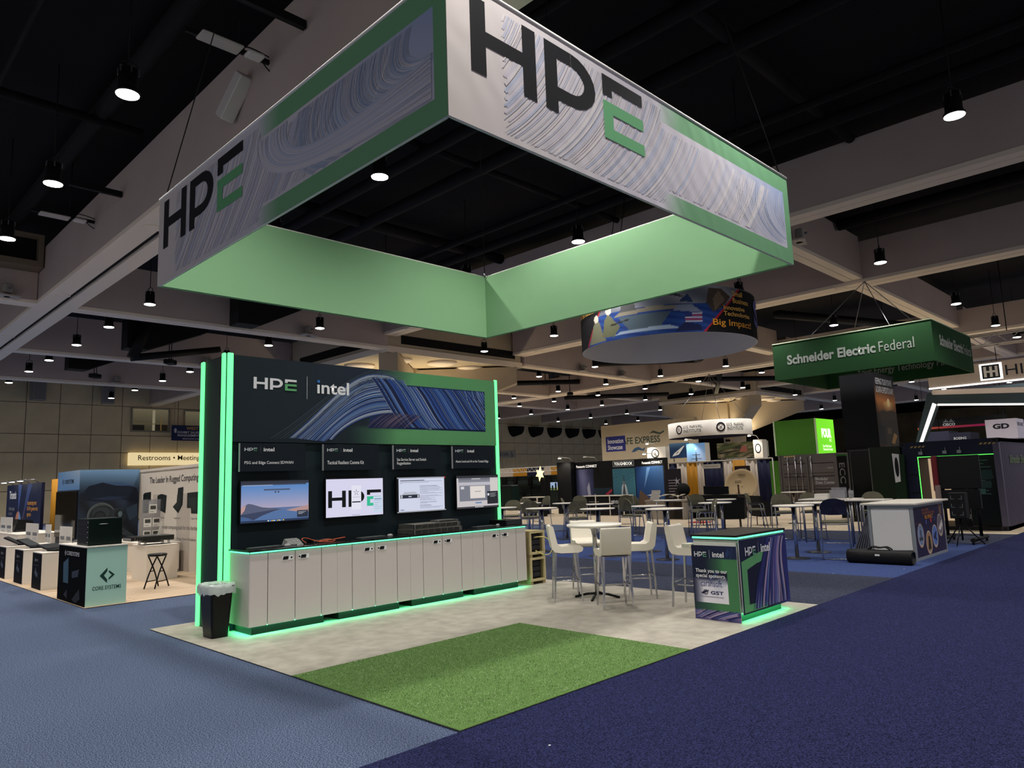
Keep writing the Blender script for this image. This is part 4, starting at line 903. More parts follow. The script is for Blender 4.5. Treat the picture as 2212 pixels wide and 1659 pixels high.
t = thing('acrylic_holder', 'clear acrylic brochure holder on the rectangular table', 'holder', (14.62, 2.85, 1.06)); AC = M('acrylic', (150, 150, 154), .1, spec=.6); AC.node_tree.nodes['Principled BSDF'].inputs['Alpha'].default_value = .45
box('front_plate', (-.1, -.18, 0), (-.09, .18, .2), AC, t); box('back_plate', (.02, -.18, 0), (.03, .18, .26), AC, t); box('bottom', (-.09, -.18, 0), (.02, .18, .01), AC, t)
t = thing('acrylic_holder', 'clear tumbler shaped holder right of the paper stack', 'holder', (14.72, 2.6, 1.06)); lathe('cup', [(.05, 0), (.06, .18), (.055, .18), (.045, .01), (0, .01)], (0, 0, 0), AC, t, 14)
tag(lathe('water_bottle', [(0, 0), (.035, 0), (.035, .16), (.015, .2), (.014, .23), (0, .23)], (14.5, 2.55, 1.057), AC, None, 12), 'clear plastic bottle at the end of the rectangular table', 'bottle')
# seated visitors' armchairs: black lounge chairs around the dish
def armchair(x, y, d, lab):
    t = thing('lounge_chair', lab, 'chair', (x, y, .0065), face(*d), 'black lounge chairs below the satellite dish'); BKF = M('lounge_black', (12, 12, 14), .7)
    box('seat', (-.3, -.3, .38), (.3, .3, .5), BKF, t, .03, 2); prism('back_shell', [(-.34, .3), (.34, .3), (.4, .98), (-.4, .98)], FY(0, -.3, 0), 0, .08, BKF, t)
    for s in (-1, 1): prism('arm', [(-.3, .3), (.3, .3), (.25, .68), (-.34, .85)], FR((s*.33, 0, 0), (0, 1, 0), (0, 0, 1)), -.04, .04, BKF, t)
    for sx in (-1, 1):
        for sy in (-1, 1): cyl('leg', (sx*.25, sy*.24, 0), (sx*.24, sy*.23, .38), .016, MATS['black'], t, 8)
    return t
armchair(19.6, 9.3, (.7, .6), 'black lounge chair left of the pair with backs to us'); armchair(18.3, 7.7, (.8, .5), 'black lounge chair right of the pair with backs to us'); armchair(19.9, 7.3, (.6, -.5), 'black lounge chair at right, partly behind bar chair')
# white counter with picture front, black carrying bag, leaning panels
t = thing('info_counter', 'white exhibition counter with dark picture front and round photos', 'counter', (11.45, .33, .0065)); CW_, CD_ = 2.0, .8; AL = M('alu_frame', (160, 166, 170), .4, .4)
box('body', (.03, .03, .04), (CW_-.03, CD_-.03, 1.03), M('white'), t)
for x, y in ((0, 0), (CW_-.05, 0), (0, CD_-.05), (CW_-.05, CD_-.05)): box('frame_post', (x, y, 0), (x+.05, y+.05, 1.03), AL, t)
for a, b in (((.05, 0, 0), (CW_-.05, .05, .05)), ((0, .05, 0), (.05, CD_-.05, .05)), ((.05, 0, .98), (CW_-.05, .05, 1.03)), ((0, .05, .98), (.05, CD_-.05, 1.03))): box('frame_rail', a, b, AL, t)
box('counter_top', (-.08, -.08, 1.03), (CW_+.1, CD_+.1, 1.065), M('bistro_white'), t, .004); box('side_panel', (.005, .06, .06), (.028, CD_-.06, .97), M('white'), t)
fp = box('picture_panel', (.05, .01, .05), (CW_-.05, .028, .98), M('panel_violet', (34, 26, 62), .5), t); f = FY(.05, .009, .05); A = []
A.append((rect(0, 0, 1.9, .93), (34, 26, 66))); A.append(([(1.2, .93), (1.9, .62), (1.9, .93)], (44, 30, 76))); A.append((rect(.05, .62, .45, .625), (150, 110, 80)))
ov = [(.33, .4, (120, 140, 176)), (.8, .24, (170, 130, 90)), (1.22, .33, (88, 120, 190)), (1.62, .52, (120, 112, 124))]
for x, y, c in ov: A += [(disc(x, y-.01, .19, .225), (196, 160, 130)), (disc(x, y, .175, .205), (200, 200, 206)), (disc(x, y, .165, .19), c)]
A += [(rect(.22, .3, .44, .36), (60, 66, 80)), (rect(.3, .36, .36, .5), (60, 66, 80)), ([(.72, .1), (.78, .36), (.86, .34), (.9, .1)], (40, 30, 26)), ([(1.1, .3), (1.2, .38), (1.34, .42), (1.26, .3), (1.34, .22), (1.2, .26)], (24, 34, 80)), ([(1.5, .45), (1.75, .62), (1.78, .5), (1.6, .4)], (220, 214, 210)),
      (rect(.7, .58, .76, .66), (80, 110, 190)), (rect(1.0, .6, 1.08, .68), (206, 50, 60)), (rect(1.27, .62, 1.31, .7), (80, 100, 180)), (rect(1.62, .72, 1.8, .92), (120, 92, 70))]
art('panel_picture', A, f, .001, None, fp); text('panel_lettering', 'SMALL BUSINESS\nINNOVATIVE TECHNOLOGIES', f, .52, .77, .78, .11, M('lettering_rust', (176, 104, 70), .6), fp, .01, .007); text('panel_lettering', 'BIG IMPACT', f, .66, .68, .52, .075, ORG, fp, .02, .007)
t = thing('carry_bag', 'long black fabric carrying bag lying before the white counter', 'bag', (10.87, .78, .0065), -math.pi/2)
v = []; f = []; n = 14
for i, x in enumerate((-.56, -.54, -.3, 0, .3, .54, .56)):
    s = .86 if i in (0, 6) else 1
    for k in range(n): a = 2*math.pi*k/n; v.append((x, .15*s*math.copysign(abs(math.cos(a))**.6, math.cos(a)), .125+.125*s*math.copysign(abs(math.sin(a))**.6, math.sin(a))+(.008*math.sin(i*2.3+k) if math.sin(a) > 0 else 0)))
for i in range(6):
    for k in range(n): j = (k+1) % n; f.append((i*n+k, i*n+j, (i+1)*n+j, (i+1)*n+k))
f += [tuple(range(n)), tuple(reversed(range(6*n, 7*n)))]
bb = mk('bag_body', v, f, M('bag_black', (16, 15, 16), .6, bump=(9, .4)), t, True)
for s in (-1, 1): tube('handle', [(-.18, s*.06, .25), (-.12, s*.05, .3), (0, s*.04, .285), (.12, s*.05, .3), (.2, s*.06, .25)], .014, MATS['black'], t, 6, curve=3)
box('bag_label', (-.04, -.156, .15), (.04, -.15, .18), M('white'), t)
t = thing('leaning_panels', 'bundle of grey folded panels leaning on the white counter', 'panels', (11.75, 1.62, .0065))
for k in range(6): prism('folded_panel', [(.0+.055*k, 0), (.035+.055*k, 0), (.395+.014*k, .86), (.385+.014*k, .86)], FR((0, 0, 0), (0, -1, 0), (0, 0, 1)), -.4, 0, M('panel_grey', (120, 120, 128), .5, .2), t)
# ================================================================== LEFT BOOTHS
WOOD = M('plank_vinyl', (206, 184, 156), .6, noise=(1.2, (178, 152, 124), 6, .2))
nt = WOOD.node_tree; mp = nt.nodes.new('ShaderNodeMapping'); mp.inputs['Scale'].default_value = (1.2, 9, 1)
tcn = [n for n in nt.nodes if n.type == 'TEX_COORD'][0]; nn = [n for n in nt.nodes if n.type == 'TEX_NOISE'][0]
nt.links.new(tcn.outputs['Object'], mp.inputs[0]); nt.links.new(mp.outputs[0], nn.inputs['Vector'])
wf = slab('plank_floor', -.02, 3.0, 8.9, 22, .01, M('plank_joint', (120, 100, 82), .8))
pl = None; rr = random.Random(12)
for k in range(int(13.1/.23)):
    y = 8.9+.23*k; off = rr.uniform(-.9, 0)
    for xx in (off, off+1.1, off+2.2, off+3.3):
        a, b = max(-.02, xx), min(3.0, xx+1.097)
        if b-a > .1:
            o = box('plank', (a, y+.003, .01), (b, y+.227, .0125), WOOD, wf) if pl is None or b-a < 1.09 else link('plank', pl.data, None, wf)
            if o.data.users > 1 or pl is None:
                if pl is None and b-a > 1.09: pl = o; px0, py0 = a, y
                elif pl is not None and o.data is pl.data: o.location = (a-px0, y-py0, 0)
def pod(name, x0, x1, y0, y1, h, lab, front=None, cat='display pod', group=None):
    t = thing(name, lab, cat, (x0, y0, .0125), 0, group); w, d = x1-x0, y1-y0
    box('body', (0, 0, 0), (w, d, h-.02), M('pod_white', (224, 216, 204), .55), t, .002); box('top', (-.004, -.004, h-.02), (w+.004, d+.004, h), M('pod_white'), t, .002)
    if front: box('front_graphic', (-.006, .0, .0), (-.001, d, h-.02), front, t)
    return t
DG = M('pod_graphic', (20, 21, 28), .8, spec=.08)
for i, (a, b, lb) in enumerate(((12.2, 12.9, 'nearest narrow white display pod with dark graphic front'), (13.72, 14.45, 'middle narrow white display pod with dark graphic front'), (15.35, 16.0, 'farthest narrow white display pod at the left image edge'))):
    t = pod('display_pod', .1, 1.0, a, b, .69, lb, DG, group='narrow white display pods'); f = FX(-.0065, b-a, 0)
    art('graphic_print', [([(.2, .3), (.32, .42), (.32, .34), (.45, .3), (.45, .22), (.3, .24)], (70, 80, 100)), (rect(.15, .44, .5, .45), (70, 72, 82))], f, .001, None, t); text('graphic_lettering', '\u25b2core', f, .2, .52, .25, .07, MATS['lettering_grey'], t, 0)
def laptop(x, y, z, lab, rz=0, tilt=.9):
    t = thing('rugged_laptop', lab, 'laptop', (x, y, z), rz, 'black rugged laptops on the pods'); box('base', (-.2, -.14, 0), (.2, .14, .045), MATS['black'], t, .006)
    prism('screen_lid', [(-.2, 0), (.2, 0), (.2, .3), (-.2, .3)], FR((0, .14, .045), (1, 0, 0), (0, math.cos(tilt), math.sin(tilt))), -.02, .012, M('laptop_lid', (26, 26, 30), .4), t)
    return t
laptop(.5, 12.55, .7025, 'black rugged tablet lying flat on the nearest pod', .4, .25); laptop(.5, 14.1, .7025, 'black rugged laptop open on the middle pod', .9, .5); laptop(.55, 15.7, .7025, 'black rugged laptop on the farthest pod', 1.2, .5)
# main dark counter
t = thing('dark_counter', 'counter with black graphic front and white side panel painted with green light spill', 'counter', (0, 8.98, .0125)); cw, cdp, chh = .6, 1.62, .93
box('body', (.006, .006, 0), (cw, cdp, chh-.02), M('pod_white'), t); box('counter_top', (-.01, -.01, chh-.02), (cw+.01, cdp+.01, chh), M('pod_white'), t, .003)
fp = box('black_panel', (0, 0, 0), (.005, cdp, chh-.02), M('rugged_black', (7, 8, 10), .8, spec=.05), t); sp = box('spill_tint_panel', (.006, 0, 0), (cw, .005, chh-.02), M('white_spill_tint', (176, 214, 196), .5), t)  # side panel is white; green spill of the light strips is mixed into its colour
f = FX(-.001, cdp, 0); LG = lambda x, y, s, c: [([(x, y), (x+s*.5, y+s*.55), (x+s*.5, y+s*.3), (x+s*.28, y), (x+s*.5, y-s*.3), (x+s*.5, y-s*.55)], c), ([(x+s*.6, y+s*.35), (x+s, y), (x+s*.6, y-s*.35), (x+s*.6, y-s*.2), (x+s*.8, y), (x+s*.6, y+s*.2)], c)]
art('panel_picture', [([(.35, .3), (.32, .62), (.62, .72), (.66, .3)], (52, 84, 104)), ([(.85, .5), (1.25, .56), (1.2, .44), (.86, .4)], (40, 50, 66)), ([(.4, .1), (.6, .2), (.62, .05)], (22, 28, 36)), ([(.9, .06), (1.3, .26), (1.35, .1), (1.1, .02)], (18, 22, 30))]+LG(.38, .79, .1, (206, 210, 214)), f, .001, None, fp)
text('panel_lettering', 'CORESYSTEMS', f, .52, .76, .72, .065, MATS['lettering_white'], fp, 0)
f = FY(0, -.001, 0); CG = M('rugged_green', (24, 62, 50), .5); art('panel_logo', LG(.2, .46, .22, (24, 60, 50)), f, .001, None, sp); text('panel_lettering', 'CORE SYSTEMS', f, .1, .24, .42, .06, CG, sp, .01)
t = thing('rack_case', 'dark green rugged rack case standing on the counter', 'equipment case', (.06, 9.15, .9425)); CSM = M('case_green', (14, 30, 26), .4); box('case_body', (0, 0, 0), (.5, .62, .43), CSM, t, .004); tube('carry_handle', [(.15, -.002, .34), (.15, -.03, .34), (.27, -.03, .34), (.27, -.002, .34)], .008, MATS['steel'], t, 6)
for k in range(5): box('front_unit', (-.006, .04, .03+.08*k), (0, .58, .1+.08*k), MATS['black'], t); box('screw', (-.01, .02, .05+.08*k), (-.004, .035, .065+.08*k), MATS['white'], t)
tag(tube('cable_bundle', [(.1, 10.2, .968), (.14, 10.1, 1.0), (.2, 10.25, .97), (.25, 10.12, 1.02), (.3, 10.3, .975), (.22, 10.35, .97)], .012, MATS['grey'], None, 6, curve=5), 'grey cable bundle lying behind the rack case', 'cable')
# walls of the booth
cwall = thing('booth_partition', 'white booth partition with product pictures and black headline', 'booth wall', (3.0, 9.0, .0125)); box('panel', (0, 0, 0), (.08, 6.9, 2.3), M('partition_white', (214, 204, 190), .7), cwall); box('top_rail', (-.02, 0, 2.3), (.1, 6.9, 2.36), M('partition_white'), cwall)
f = FX(-.001, 6.9, 0); GS = []
for k, x in enumerate((.95, 2.5, 3.9, 5.3)): GS.append((rect(x, .0, x+.78, 1.72), (188, 178, 166)))
for x, pts in ((.25, [(0, 0), (.0, .46), (.1, .5), (.55, .52), (.55, .3), (.42, .28), (.4, .04), (.3, 0)]), (1.25, [(0, .1), (0, .42), (.25, .46), (.6, .42), (.55, 0)]), (2.25, [(0, .15), (.25, .26), (.3, .58), (.62, .6), (.6, .2), (.35, 0)]), (3.1, [(.0, .12), (0, .46), (.7, .48), (.7, 0), (.25, 0), (.22, .12)]), (4.4, [(0, 0), (0, .4), (.5, .4), (.5, 0)])):
    GS.append(([(x+a, 1.27+b) for a, b in pts], (24, 30, 28))); GS.append(([(x+a*.6+.08, 1.35+b*.6) for a, b in pts], (38, 46, 42)))
art('product_pictures', GS, f, .001, None, cwall); text('headline_lettering', 'The Leader In Rugged Computing and Displays', f, .68, 1.95, 4.2, .2, MATS['lettering_dark'], cwall, .01)
text('small_lettering', 'Mission-ready computing built for the harshest environments', f, 1.2, .88, 3.4, .12, M('lettering_mid', (90, 86, 80), .6), cwall, 0); text('small_lettering', 'Workstations  \u2022  Multi-Panel Displays  \u2022  Rugged Systems', f, 1.6, .66, 3.1, .07, MATS['lettering_mid'], cwall, 0)
for k, s in enumerate(('HPEC Server', 'Mission Computer', 'Rugged Laptop', 'Rugged Display')): text('small_lettering', s, f, .35+1.0*k, 1.14, .4, .04, MATS['lettering_mid'], cwall, 0)
tw = thing('graphic_tower', 'booth corner tower printed with a dark pilot helmet scene', 'booth wall', (1.62, 15.9, .0125)); box('tower_body', (0, 0, 0), (1.36, 2.0, 2.38), M('tower_grey', (40, 52, 70), .5), tw)
grad('helmet_print', FY(0, -.001, 0), 1.36, 2.38, 24, 30, lambda u, v: mix((20, 30, 44), (120, 158, 196), (v-.75)*4+u*.1) if v > .72 else mix((14, 18, 26), (52, 68, 92), abs(math.sin(u*7+v*9))*.6), 0, None, tw)
hs_ = [([(.0, 1.72), (.2, 1.98), (.5, 2.06), (.95, 2.05), (1.3, 1.9), (1.36, 1.5), (.95, 1.64), (.35, 1.6), (.1, 1.64)], (16, 24, 42)), ([(.5, 2.06), (.95, 2.05), (1.2, 1.96), (.8, 1.98)], (58, 84, 120)), ([(.25, 1.66), (.7, 1.72), (1.1, 1.68), (.7, 1.62)], (30, 44, 70))]
hs_ += [(disc(.5, 1.25, .31, .3), (70, 78, 80)), (disc(.52, 1.23, .29, .27), (30, 36, 40)), (disc(.5, 1.32, .2, .14), (46, 54, 58)), (disc(.47, 1.22, .14, .15), (22, 26, 30)), (disc(.47, 1.22, .1, .11), (36, 42, 46))]
hs_ += [([(.72, 1.42), (.98, 1.4), (1.06, 1.2), (1.0, 1.05), (.78, 1.0), (.72, 1.15)], (38, 44, 50)), (disc(.9, 1.26, .1, .12), (20, 24, 28)), (disc(.93, 1.27, .05, .07), (84, 100, 108)), ([(.78, 1.08), (1.0, 1.04), (1.04, .82), (.86, .74), (.76, .9)], (26, 30, 34)), ([(.84, .98), (.97, .96), (.98, .86), (.87, .84)], (60, 68, 72))]
hs_ += [([(.06, .2), (.12, .7), (.3, .98), (.62, .96), (.95, .8), (1.22, .55), (1.28, .2)], (24, 30, 32)), ([(.12, .98), (.3, 1.1), (.42, .92), (.34, .82), (.2, .86)], (132, 138, 136)), ([(.18, 1.0), (.28, 1.05), (.36, .94), (.28, .9)], (70, 78, 80)), ([(.9, 1.0), (1.3, .7), (1.32, .6), (.95, .8)], (60, 70, 74)), ([(1.05, 1.4), (1.32, 1.52), (1.34, 1.2), (1.15, 1.1)], (50, 66, 84))]
rr = random.Random(77)
for k in range(26):
    a, b = rr.uniform(.1, 1.2), rr.uniform(.25, .9); l = rr.uniform(.05, .25); an = rr.uniform(-.6, 1.2); hs_.append(([(a, b), (a+l*math.cos(an), b+l*math.sin(an)), (a+l*math.cos(an)-.01, b+l*math.sin(an)+.018), (a-.008, b+.014)], rr.choice([(52, 60, 62), (78, 86, 86), (36, 42, 46), (14, 18, 20)])))
for k in range(14): a = .3+.2*k*.35; hs_.append((ringpolys(.5, 1.25, .3, .312, (110, 120, 120), 28)[k+2]))
art('helmet_shapes', hs_, FY(0, -.002, 0), .001, None, tw)
grad('sky_print', FX(-.001, 2.0, 1.9), 2.0, .48, 8, 4, lambda u, v: mix((96, 140, 190), (170, 190, 206), u*v), 0, None, tw); f = FX(-.002, 2.0, 0)
art('tower_logo', LG(.45, 2.12, .16, (26, 36, 46)), f, .001, None, tw); text('tower_lettering', 'CORESYSTEMS', f, .65, 2.07, .85, .1, MATS['lettering_dark'], tw, .01)
t = thing('tower_screen', 'large dark screen on the tower side with a reflection', 'monitor', (1.58, 16.0, .75)); box('screen', (0, 0, 0), (.035, 1.85, 1.13), M('screen_off', (34, 30, 24), .08), t, .004); box('bezel', (.005, -.01, -.01), (.035, 1.86, 1.14), MATS['black'], t)
# counters with exhibits at the partition
pod('exhibit_pod', 1.79, 2.4, 11.65, 12.5, .7, 'white exhibit pod carrying a rack unit behind the folding stool')
t = thing('rack_unit', 'long black rack unit raised on clear feet on the pod', 'equipment', (1.75, 11.8, .7125)); box('chassis', (0, 0, .08), (.62, .5, .18), M('rack_dark', (36, 38, 36), .4), t, .003)
for x, y in ((.06, .05), (.52, .05), (.06, .4), (.52, .4)): box('clear_foot', (x, y, 0), (x+.04, y+.04, .08), AC, t)
for k in range(3): lathe('fan', [(0, .01), (.03, .01), (.03, 0)], (0, 0, 0), MATS['black'], t, 12); t.children[-1].rotation_euler = (0, -math.pi/2, 0); t.children[-1].location = (-.001, .08+.14*k, .13)
prism('antenna_strip', [(0, 0), (.05, 0), (.11, .28), (.07, .28)], FY(.35, .2, .18), -.01, .0, MATS['off_white'], t)
lc = thing('long_counter', 'long low white counter along the booth partition', 'counter', (2.2, 12.9, .0125)); box('body', (.02, .02, 0), (.7, 2.85, .63), M('pod_white'), lc); box('counter_top', (0, 0, .63), (.72, 2.87, .66), M('pod_white'), lc, .003); box('kick', (.03, .0, .0), (.69, .018, .06), MATS['grey'], lc)
t = thing('brochure_rack', 'tiered brochure rack with white leaflets on the long counter', 'rack', (2.3, 13.3, .6725)); box('base', (0, 0, 0), (.4, .3, .02), MATS['black'], t); box('back_plate', (.0, .27, .02), (.4, .29, .95), AC, t)
for k, (z, h) in enumerate(((.1, .16), (.34, .2), (.64, .2))):
    for j in range(2 if k < 2 else 1):
        b = box('leaflet', (.02+.19*j+(.1 if k == 2 else 0), .2-.02*k, z), (.18+.19*j+(.1 if k == 2 else 0), .21-.02*k, z+h), M('paper'), t); art('leaflet_print', [(rect(.02, h*.45, .14, h*.85), (70, 70, 66)), (rect(.02, h*.15, .1, h*.2), (120, 120, 120))], FY(.02+.19*j+(.1 if k == 2 else 0), .199-.02*k, z), .001, None, b)
def tray(x, y, z, lab):
    t = thing('exhibit_case', lab, 'equipment', (x, y, z)); box('case', (0, 0, 0), (.45, .6, .09), MATS['black_lam'], t, .004); box('front_trim', (-.005, .03, .02), (0, .57, .07), MATS['grey'], t); box('lid', (.02, .04, .09), (.4, .5, .1), MATS['darkgrey'], t); return t
tray(2.3, 14.2, .6725, 'black exhibit case beside the brochure rack')
# folding stool
t = thing('folding_stool', 'black folding stool standing before the white exhibit pod', 'stool', (1.58, 10.45, .0125), .6)
lathe('seat', [(0, .62), (.15, .62), (.17, .61), (.17, .59), (.15, .575), (0, .575)], (0, 0, 0), MATS['black_lam'], t, 24)
for s in (-1, 1):
    tube('leg', [(s*.13, .09, .58), (-s*.06, .1, .3), (-s*.2, .11, 0)], .013, MATS['black'], t, 7, curve=4); tube('leg', [(s*.13, -.09, .58), (-s*.06, -.1, .3), (-s*.2, -.11, 0)], .013, MATS['black'], t, 7, curve=4)
for y, z, h in ((.1, .3, .06), (-.1, .3, .06), (.108, .12, .15), (-.108, .12, .15)): cyl('rung', (-h, y, z), (h, y, z), .009, MATS['black'], t, 6)
# white counter, holders at far left
pod('side_counter', .9, 1.9, 18.4, 21.5, .82, 'white side counter at the far left edge behind the pods', cat='counter')
t = thing('black_printer', 'black angular device on the far left side counter', 'device', (1.15, 20.3, .8325)); prism('case', [(0, 0), (.5, 0), (.45, .3), (.1, .35)], FY(0, 0, 0), -.6, 0, MATS['black_lam'], t); box('paper_tray', (.05, -.1, .02), (.45, 0, .05), MATS['darkgrey'], t)
for i, (x, y, z, w, h, lb) in enumerate(((1.0, 21.2, .8325, 1.5, .42, 'wide white product card at the far left edge'), (1.05, 18.35, .02, 1.3, 1.1, 'white double product card behind the middle pod'), (1.05, 16.35, .02, .5, 1.1, 'narrow white product card beside the drapes'), (1.15, 15.5, .02, 1.0, 1.06, 'white product card pair before the tower screen'))):
    t = thing('product_card', lb, 'card', (x, y, z)); b = box('card', (0, -w, h-.42 if z < .5 else 0), (.01, 0, h), M('paper'), t)
    if z < .5: cyl('post', (.02, -w/2, 0), (.02, -w/2, h-.3), .015, MATS['steel'], t, 8); lathe('foot', [(0, .02), (.12, .012), (.12, 0)], (.02, -w/2, 0), MATS['steel'], t, 14)
    art('card_print', [(rect(w*.08+j*w*.5, h-.3, w*.42+j*w*.5, h-.22), (120, 122, 126)) for j in range(2)]+[(rect(w*.08+j*w*.5, h-.36-.03*k, w*.4+j*w*.5, h-.35-.03*k), (160, 160, 162)) for j in range(2) for k in range(2)], FX(-.001, 0, 0), .001, None, b)
# next booth: dark blue graphic wall and drapes
gw = thing('graphic_wall', 'dark blue graphic wall with orange headline at far left', 'booth wall', (3.0, 26., .01)); box('panel', (0, 0, 0), (.1, 5.6, 2.3), M('deep_navy', (22, 30, 62), .5), gw)
f = FX(-.001, 5.6, 0); art('graphic_print', ringpolys(2.2, .5, .38, .6, (206, 130, 96), 26, 1.3)[6:20]+ringpolys(2.2, .5, .38, .6, (120, 160, 206), 26, 1.3)[:6]+[([(2.0, 2.3), (2.6, 2.3), (2.2, 1.2)], (60, 84, 140)), ([(3.6, 2.3), (4.3, 2.3), (2.8, .8)], (52, 70, 120))]+[(disc(2.9+.09*j, .7+.09*k, .022), (150, 110, 90)) for j in range(5) for k in range(5+j)], f, .001, None, gw)
text('graphic_lettering', 'Tricentis', f, .5, 1.75, 1.2, .32, MATS['lettering_white'], gw, .02); text('graphic_lettering', 'Accelerating trust\n& AI for government\nagencies', f, 3.6, 1.05, 1.6, .62, M('lettering_orange', (226, 158, 74), .6), gw, .01); text('graphic_lettering', 'Transform quality\nfor mission\n\nDelivering faster\nwith less risk', f, .5, .55, 1.0, .9, MATS['lettering_grey'], gw, 0)
for k in range(4):
    t2 = thing('arm_light', ['first', 'second', 'third', 'fourth'][k]+' small arm light over the dark blue graphic wall from the left', 'lamp', (3.0, 31-.3-1.35*k, 2.31), 0, 'arm lights over the graphic wall'); tube('arm', [(.05, 0, 0), (-.1, 0, .12), (-.5, 0, .1)], .015, MATS['steel'], t2, 6); b = box('head', (-.6, -.12, .07), (-.45, .12, .11), MATS['steel'], t2); box('lens', (-.59, -.11, .062), (-.46, .11, .07), MATS['lamp_lens'], t2)
def drape(x, y0, y1, z, mat, lab, n=None, amp=.05, group=None):
    L = y1-y0; n = n or max(8, int(L/.05)); v = []; f = []
    for k in range(n+1):
        y = y0+L*k/n; dx = amp*math.sin(k*1.15)+.02*math.sin(k*.37+1)
        v += [(x+dx, y, .01), (x+dx*.5, y, z)]
    for k in range(n): f.append((2*k, 2*k+2, 2*k+3, 2*k+1))
    o = mk('drape', v, f, mat, None, True); sd = o.modifiers.new('thick', 'SOLIDIFY'); sd.thickness = .01
    return tag(o, lab, 'drape', group)
DGO = M('drape_gold', (190, 132, 30), .7); DNV = M('drape_navy', (18, 24, 58), .75); DWH = M('drape_white', (200, 186, 172), .75)
drape(3.3, 24.9, 25.9, 2.4, DGO, 'gold drape beside the dark blue graphic wall', group='booth drapes'); drape(3.3, 24.0, 24.85, 2.4, DWH, 'white drape between gold and navy drapes at left', group='booth drapes'); drape(3.3, 21.2, 23.95, 2.5, DNV, 'navy drape at left behind the pods', group='booth drapes')
tag(cyl('drape_pole', (3.3, 20.4, 0), (3.3, 20.4, 2.5), .025, MATS['steel'], None, 10), 'white drape pole left of the graphic tower', 'pole')
# signs on the concrete wall
t = thing('restroom_sign', 'backlit restroom lintel sign on the concrete wall', 'sign', (14.7, 54.6, 4.0)); box('sign_box', (0, 0, 0), (9, .4, .95), M('lintel_lit', (255, 232, 176), .6, emit=.55), t); text('sign_lettering', 'Restrooms \u2022 Meeting Rooms', FY(.3, -.001, 0), .3, .25, 6.3, .5, M('lettering_brown', (110, 92, 62), .6), t, .02, .006)
t = thing('direction_sign', 'dark blue hanging direction sign with arrow and white lettering', 'sign', (17.4, 53.8, 5.85)); box('board', (0, 0, 0), (3.6, .05, 1.2), M('direction_blue', (22, 36, 82), .5), t); f = FY(0, -.001, 0)
text('sign_lettering', 'WEST', f, 1.1, .85, .95, .24, M('lettering_gold'), t, .03); text('sign_lettering', 'EXHIBIT SALES\nMANAGEMENT OFFICE', f, .45, .32, 2.6, .42, MATS['lettering_white'], t, .02); text('sign_lettering', 'MEZZANINE LEVEL ROOM', f, .85, .1, 1.8, .1, MATS['lettering_white'], t, .01)
art('arrow_print', [([(.14, .78), (.28, .98), (.42, .78)], (190, 196, 206)), (rect(.2, .6, .36, .8), (190, 196, 206))], f, .001, None, t)
for x in (.2, 3.4): cyl('suspension_wire', (x, .02, 1.2), (x, .02, 5.05), .01, MATS['cable'], t, 5)
for i, (x, lb) in enumerate(((8.6, 'tall pale louvre box high on the concrete wall, left one'), (12.9, 'tall pale louvre box high on the concrete wall, right one'))):
    t = thing('wall_loudspeaker', lb, 'loudspeaker', (x, 53.9, 8.5), .2*(1-2*i)); box('cabinet', (-.42, 0, 0), (.42, .6, 2.0), M('speaker_pale', (150, 148, 146), .6), t, .03); box('grille', (-.36, -.02, .08), (.36, 0, 1.92), M('speaker_grille', (128, 126, 126), .7), t); box('bracket', (-.05, .6, .8), (.05, 1.08, 1.1), MATS['black'], t)
# ================================================================== CENTRE BACKGROUND
# wall air nozzles
for k in range(6):
    t = thing('air_nozzle', ['first', 'second', 'third', 'fourth', 'fifth', 'sixth'][k]+' black half round air nozzle on the concrete wall from the left', 'air nozzle', (56+3.35*k, 54.95, 7.2), 0, 'black air nozzles on the concrete wall')
    v = []; f = []; n = 18
    for i in range(n+1):
        a = math.pi+math.pi*i/n; v += [(.85*math.cos(a), 0, .95+1.2*math.sin(a)), (.85*math.cos(a)+.3, -.7, .95+1.0*math.sin(a))]
    for i in range(n): f.append((2*i, 2*i+1, 2*i+3, 2*i+2))
    f.append((0, 2*n, 2*n+1, 1)); f.append(tuple(2*i+1 for i in range(n+1)))
    mk('hood', v, f, M('nozzle_black', (10, 11, 13), .7), t, False); box('mount_plate', (-.85, -.02, .9), (.85, 0, .96), MATS['black'], t)
t = thing('restroom_plate', 'white wall plate with wheelchair symbol on the concrete wall', 'sign', (52.2, 54.9, 4.55)); box('plate', (0, 0, 0), (4.0, .06, .75), M('plate_pale', (176, 170, 156), .6), t); f = FY(0, -.001, 0); text('sign_lettering', 'RESTROOMS', f, .2, .18, 2.6, .36, MATS['lettering_dark'], t, 0)
art('wheelchair_symbol', ringpolys(3.35, .3, .16, .21, (30, 34, 44), 20)[8:]+[(rect(3.3, .3, 3.36, .62), (30, 34, 44)), (disc(3.33, .66, .05), (30, 34, 44)), ([(3.33, .42), (3.52, .42), (3.6, .2), (3.54, .18), (3.48, .37), (3.33, .37)], (30, 34, 44))], f, .002, None, t)
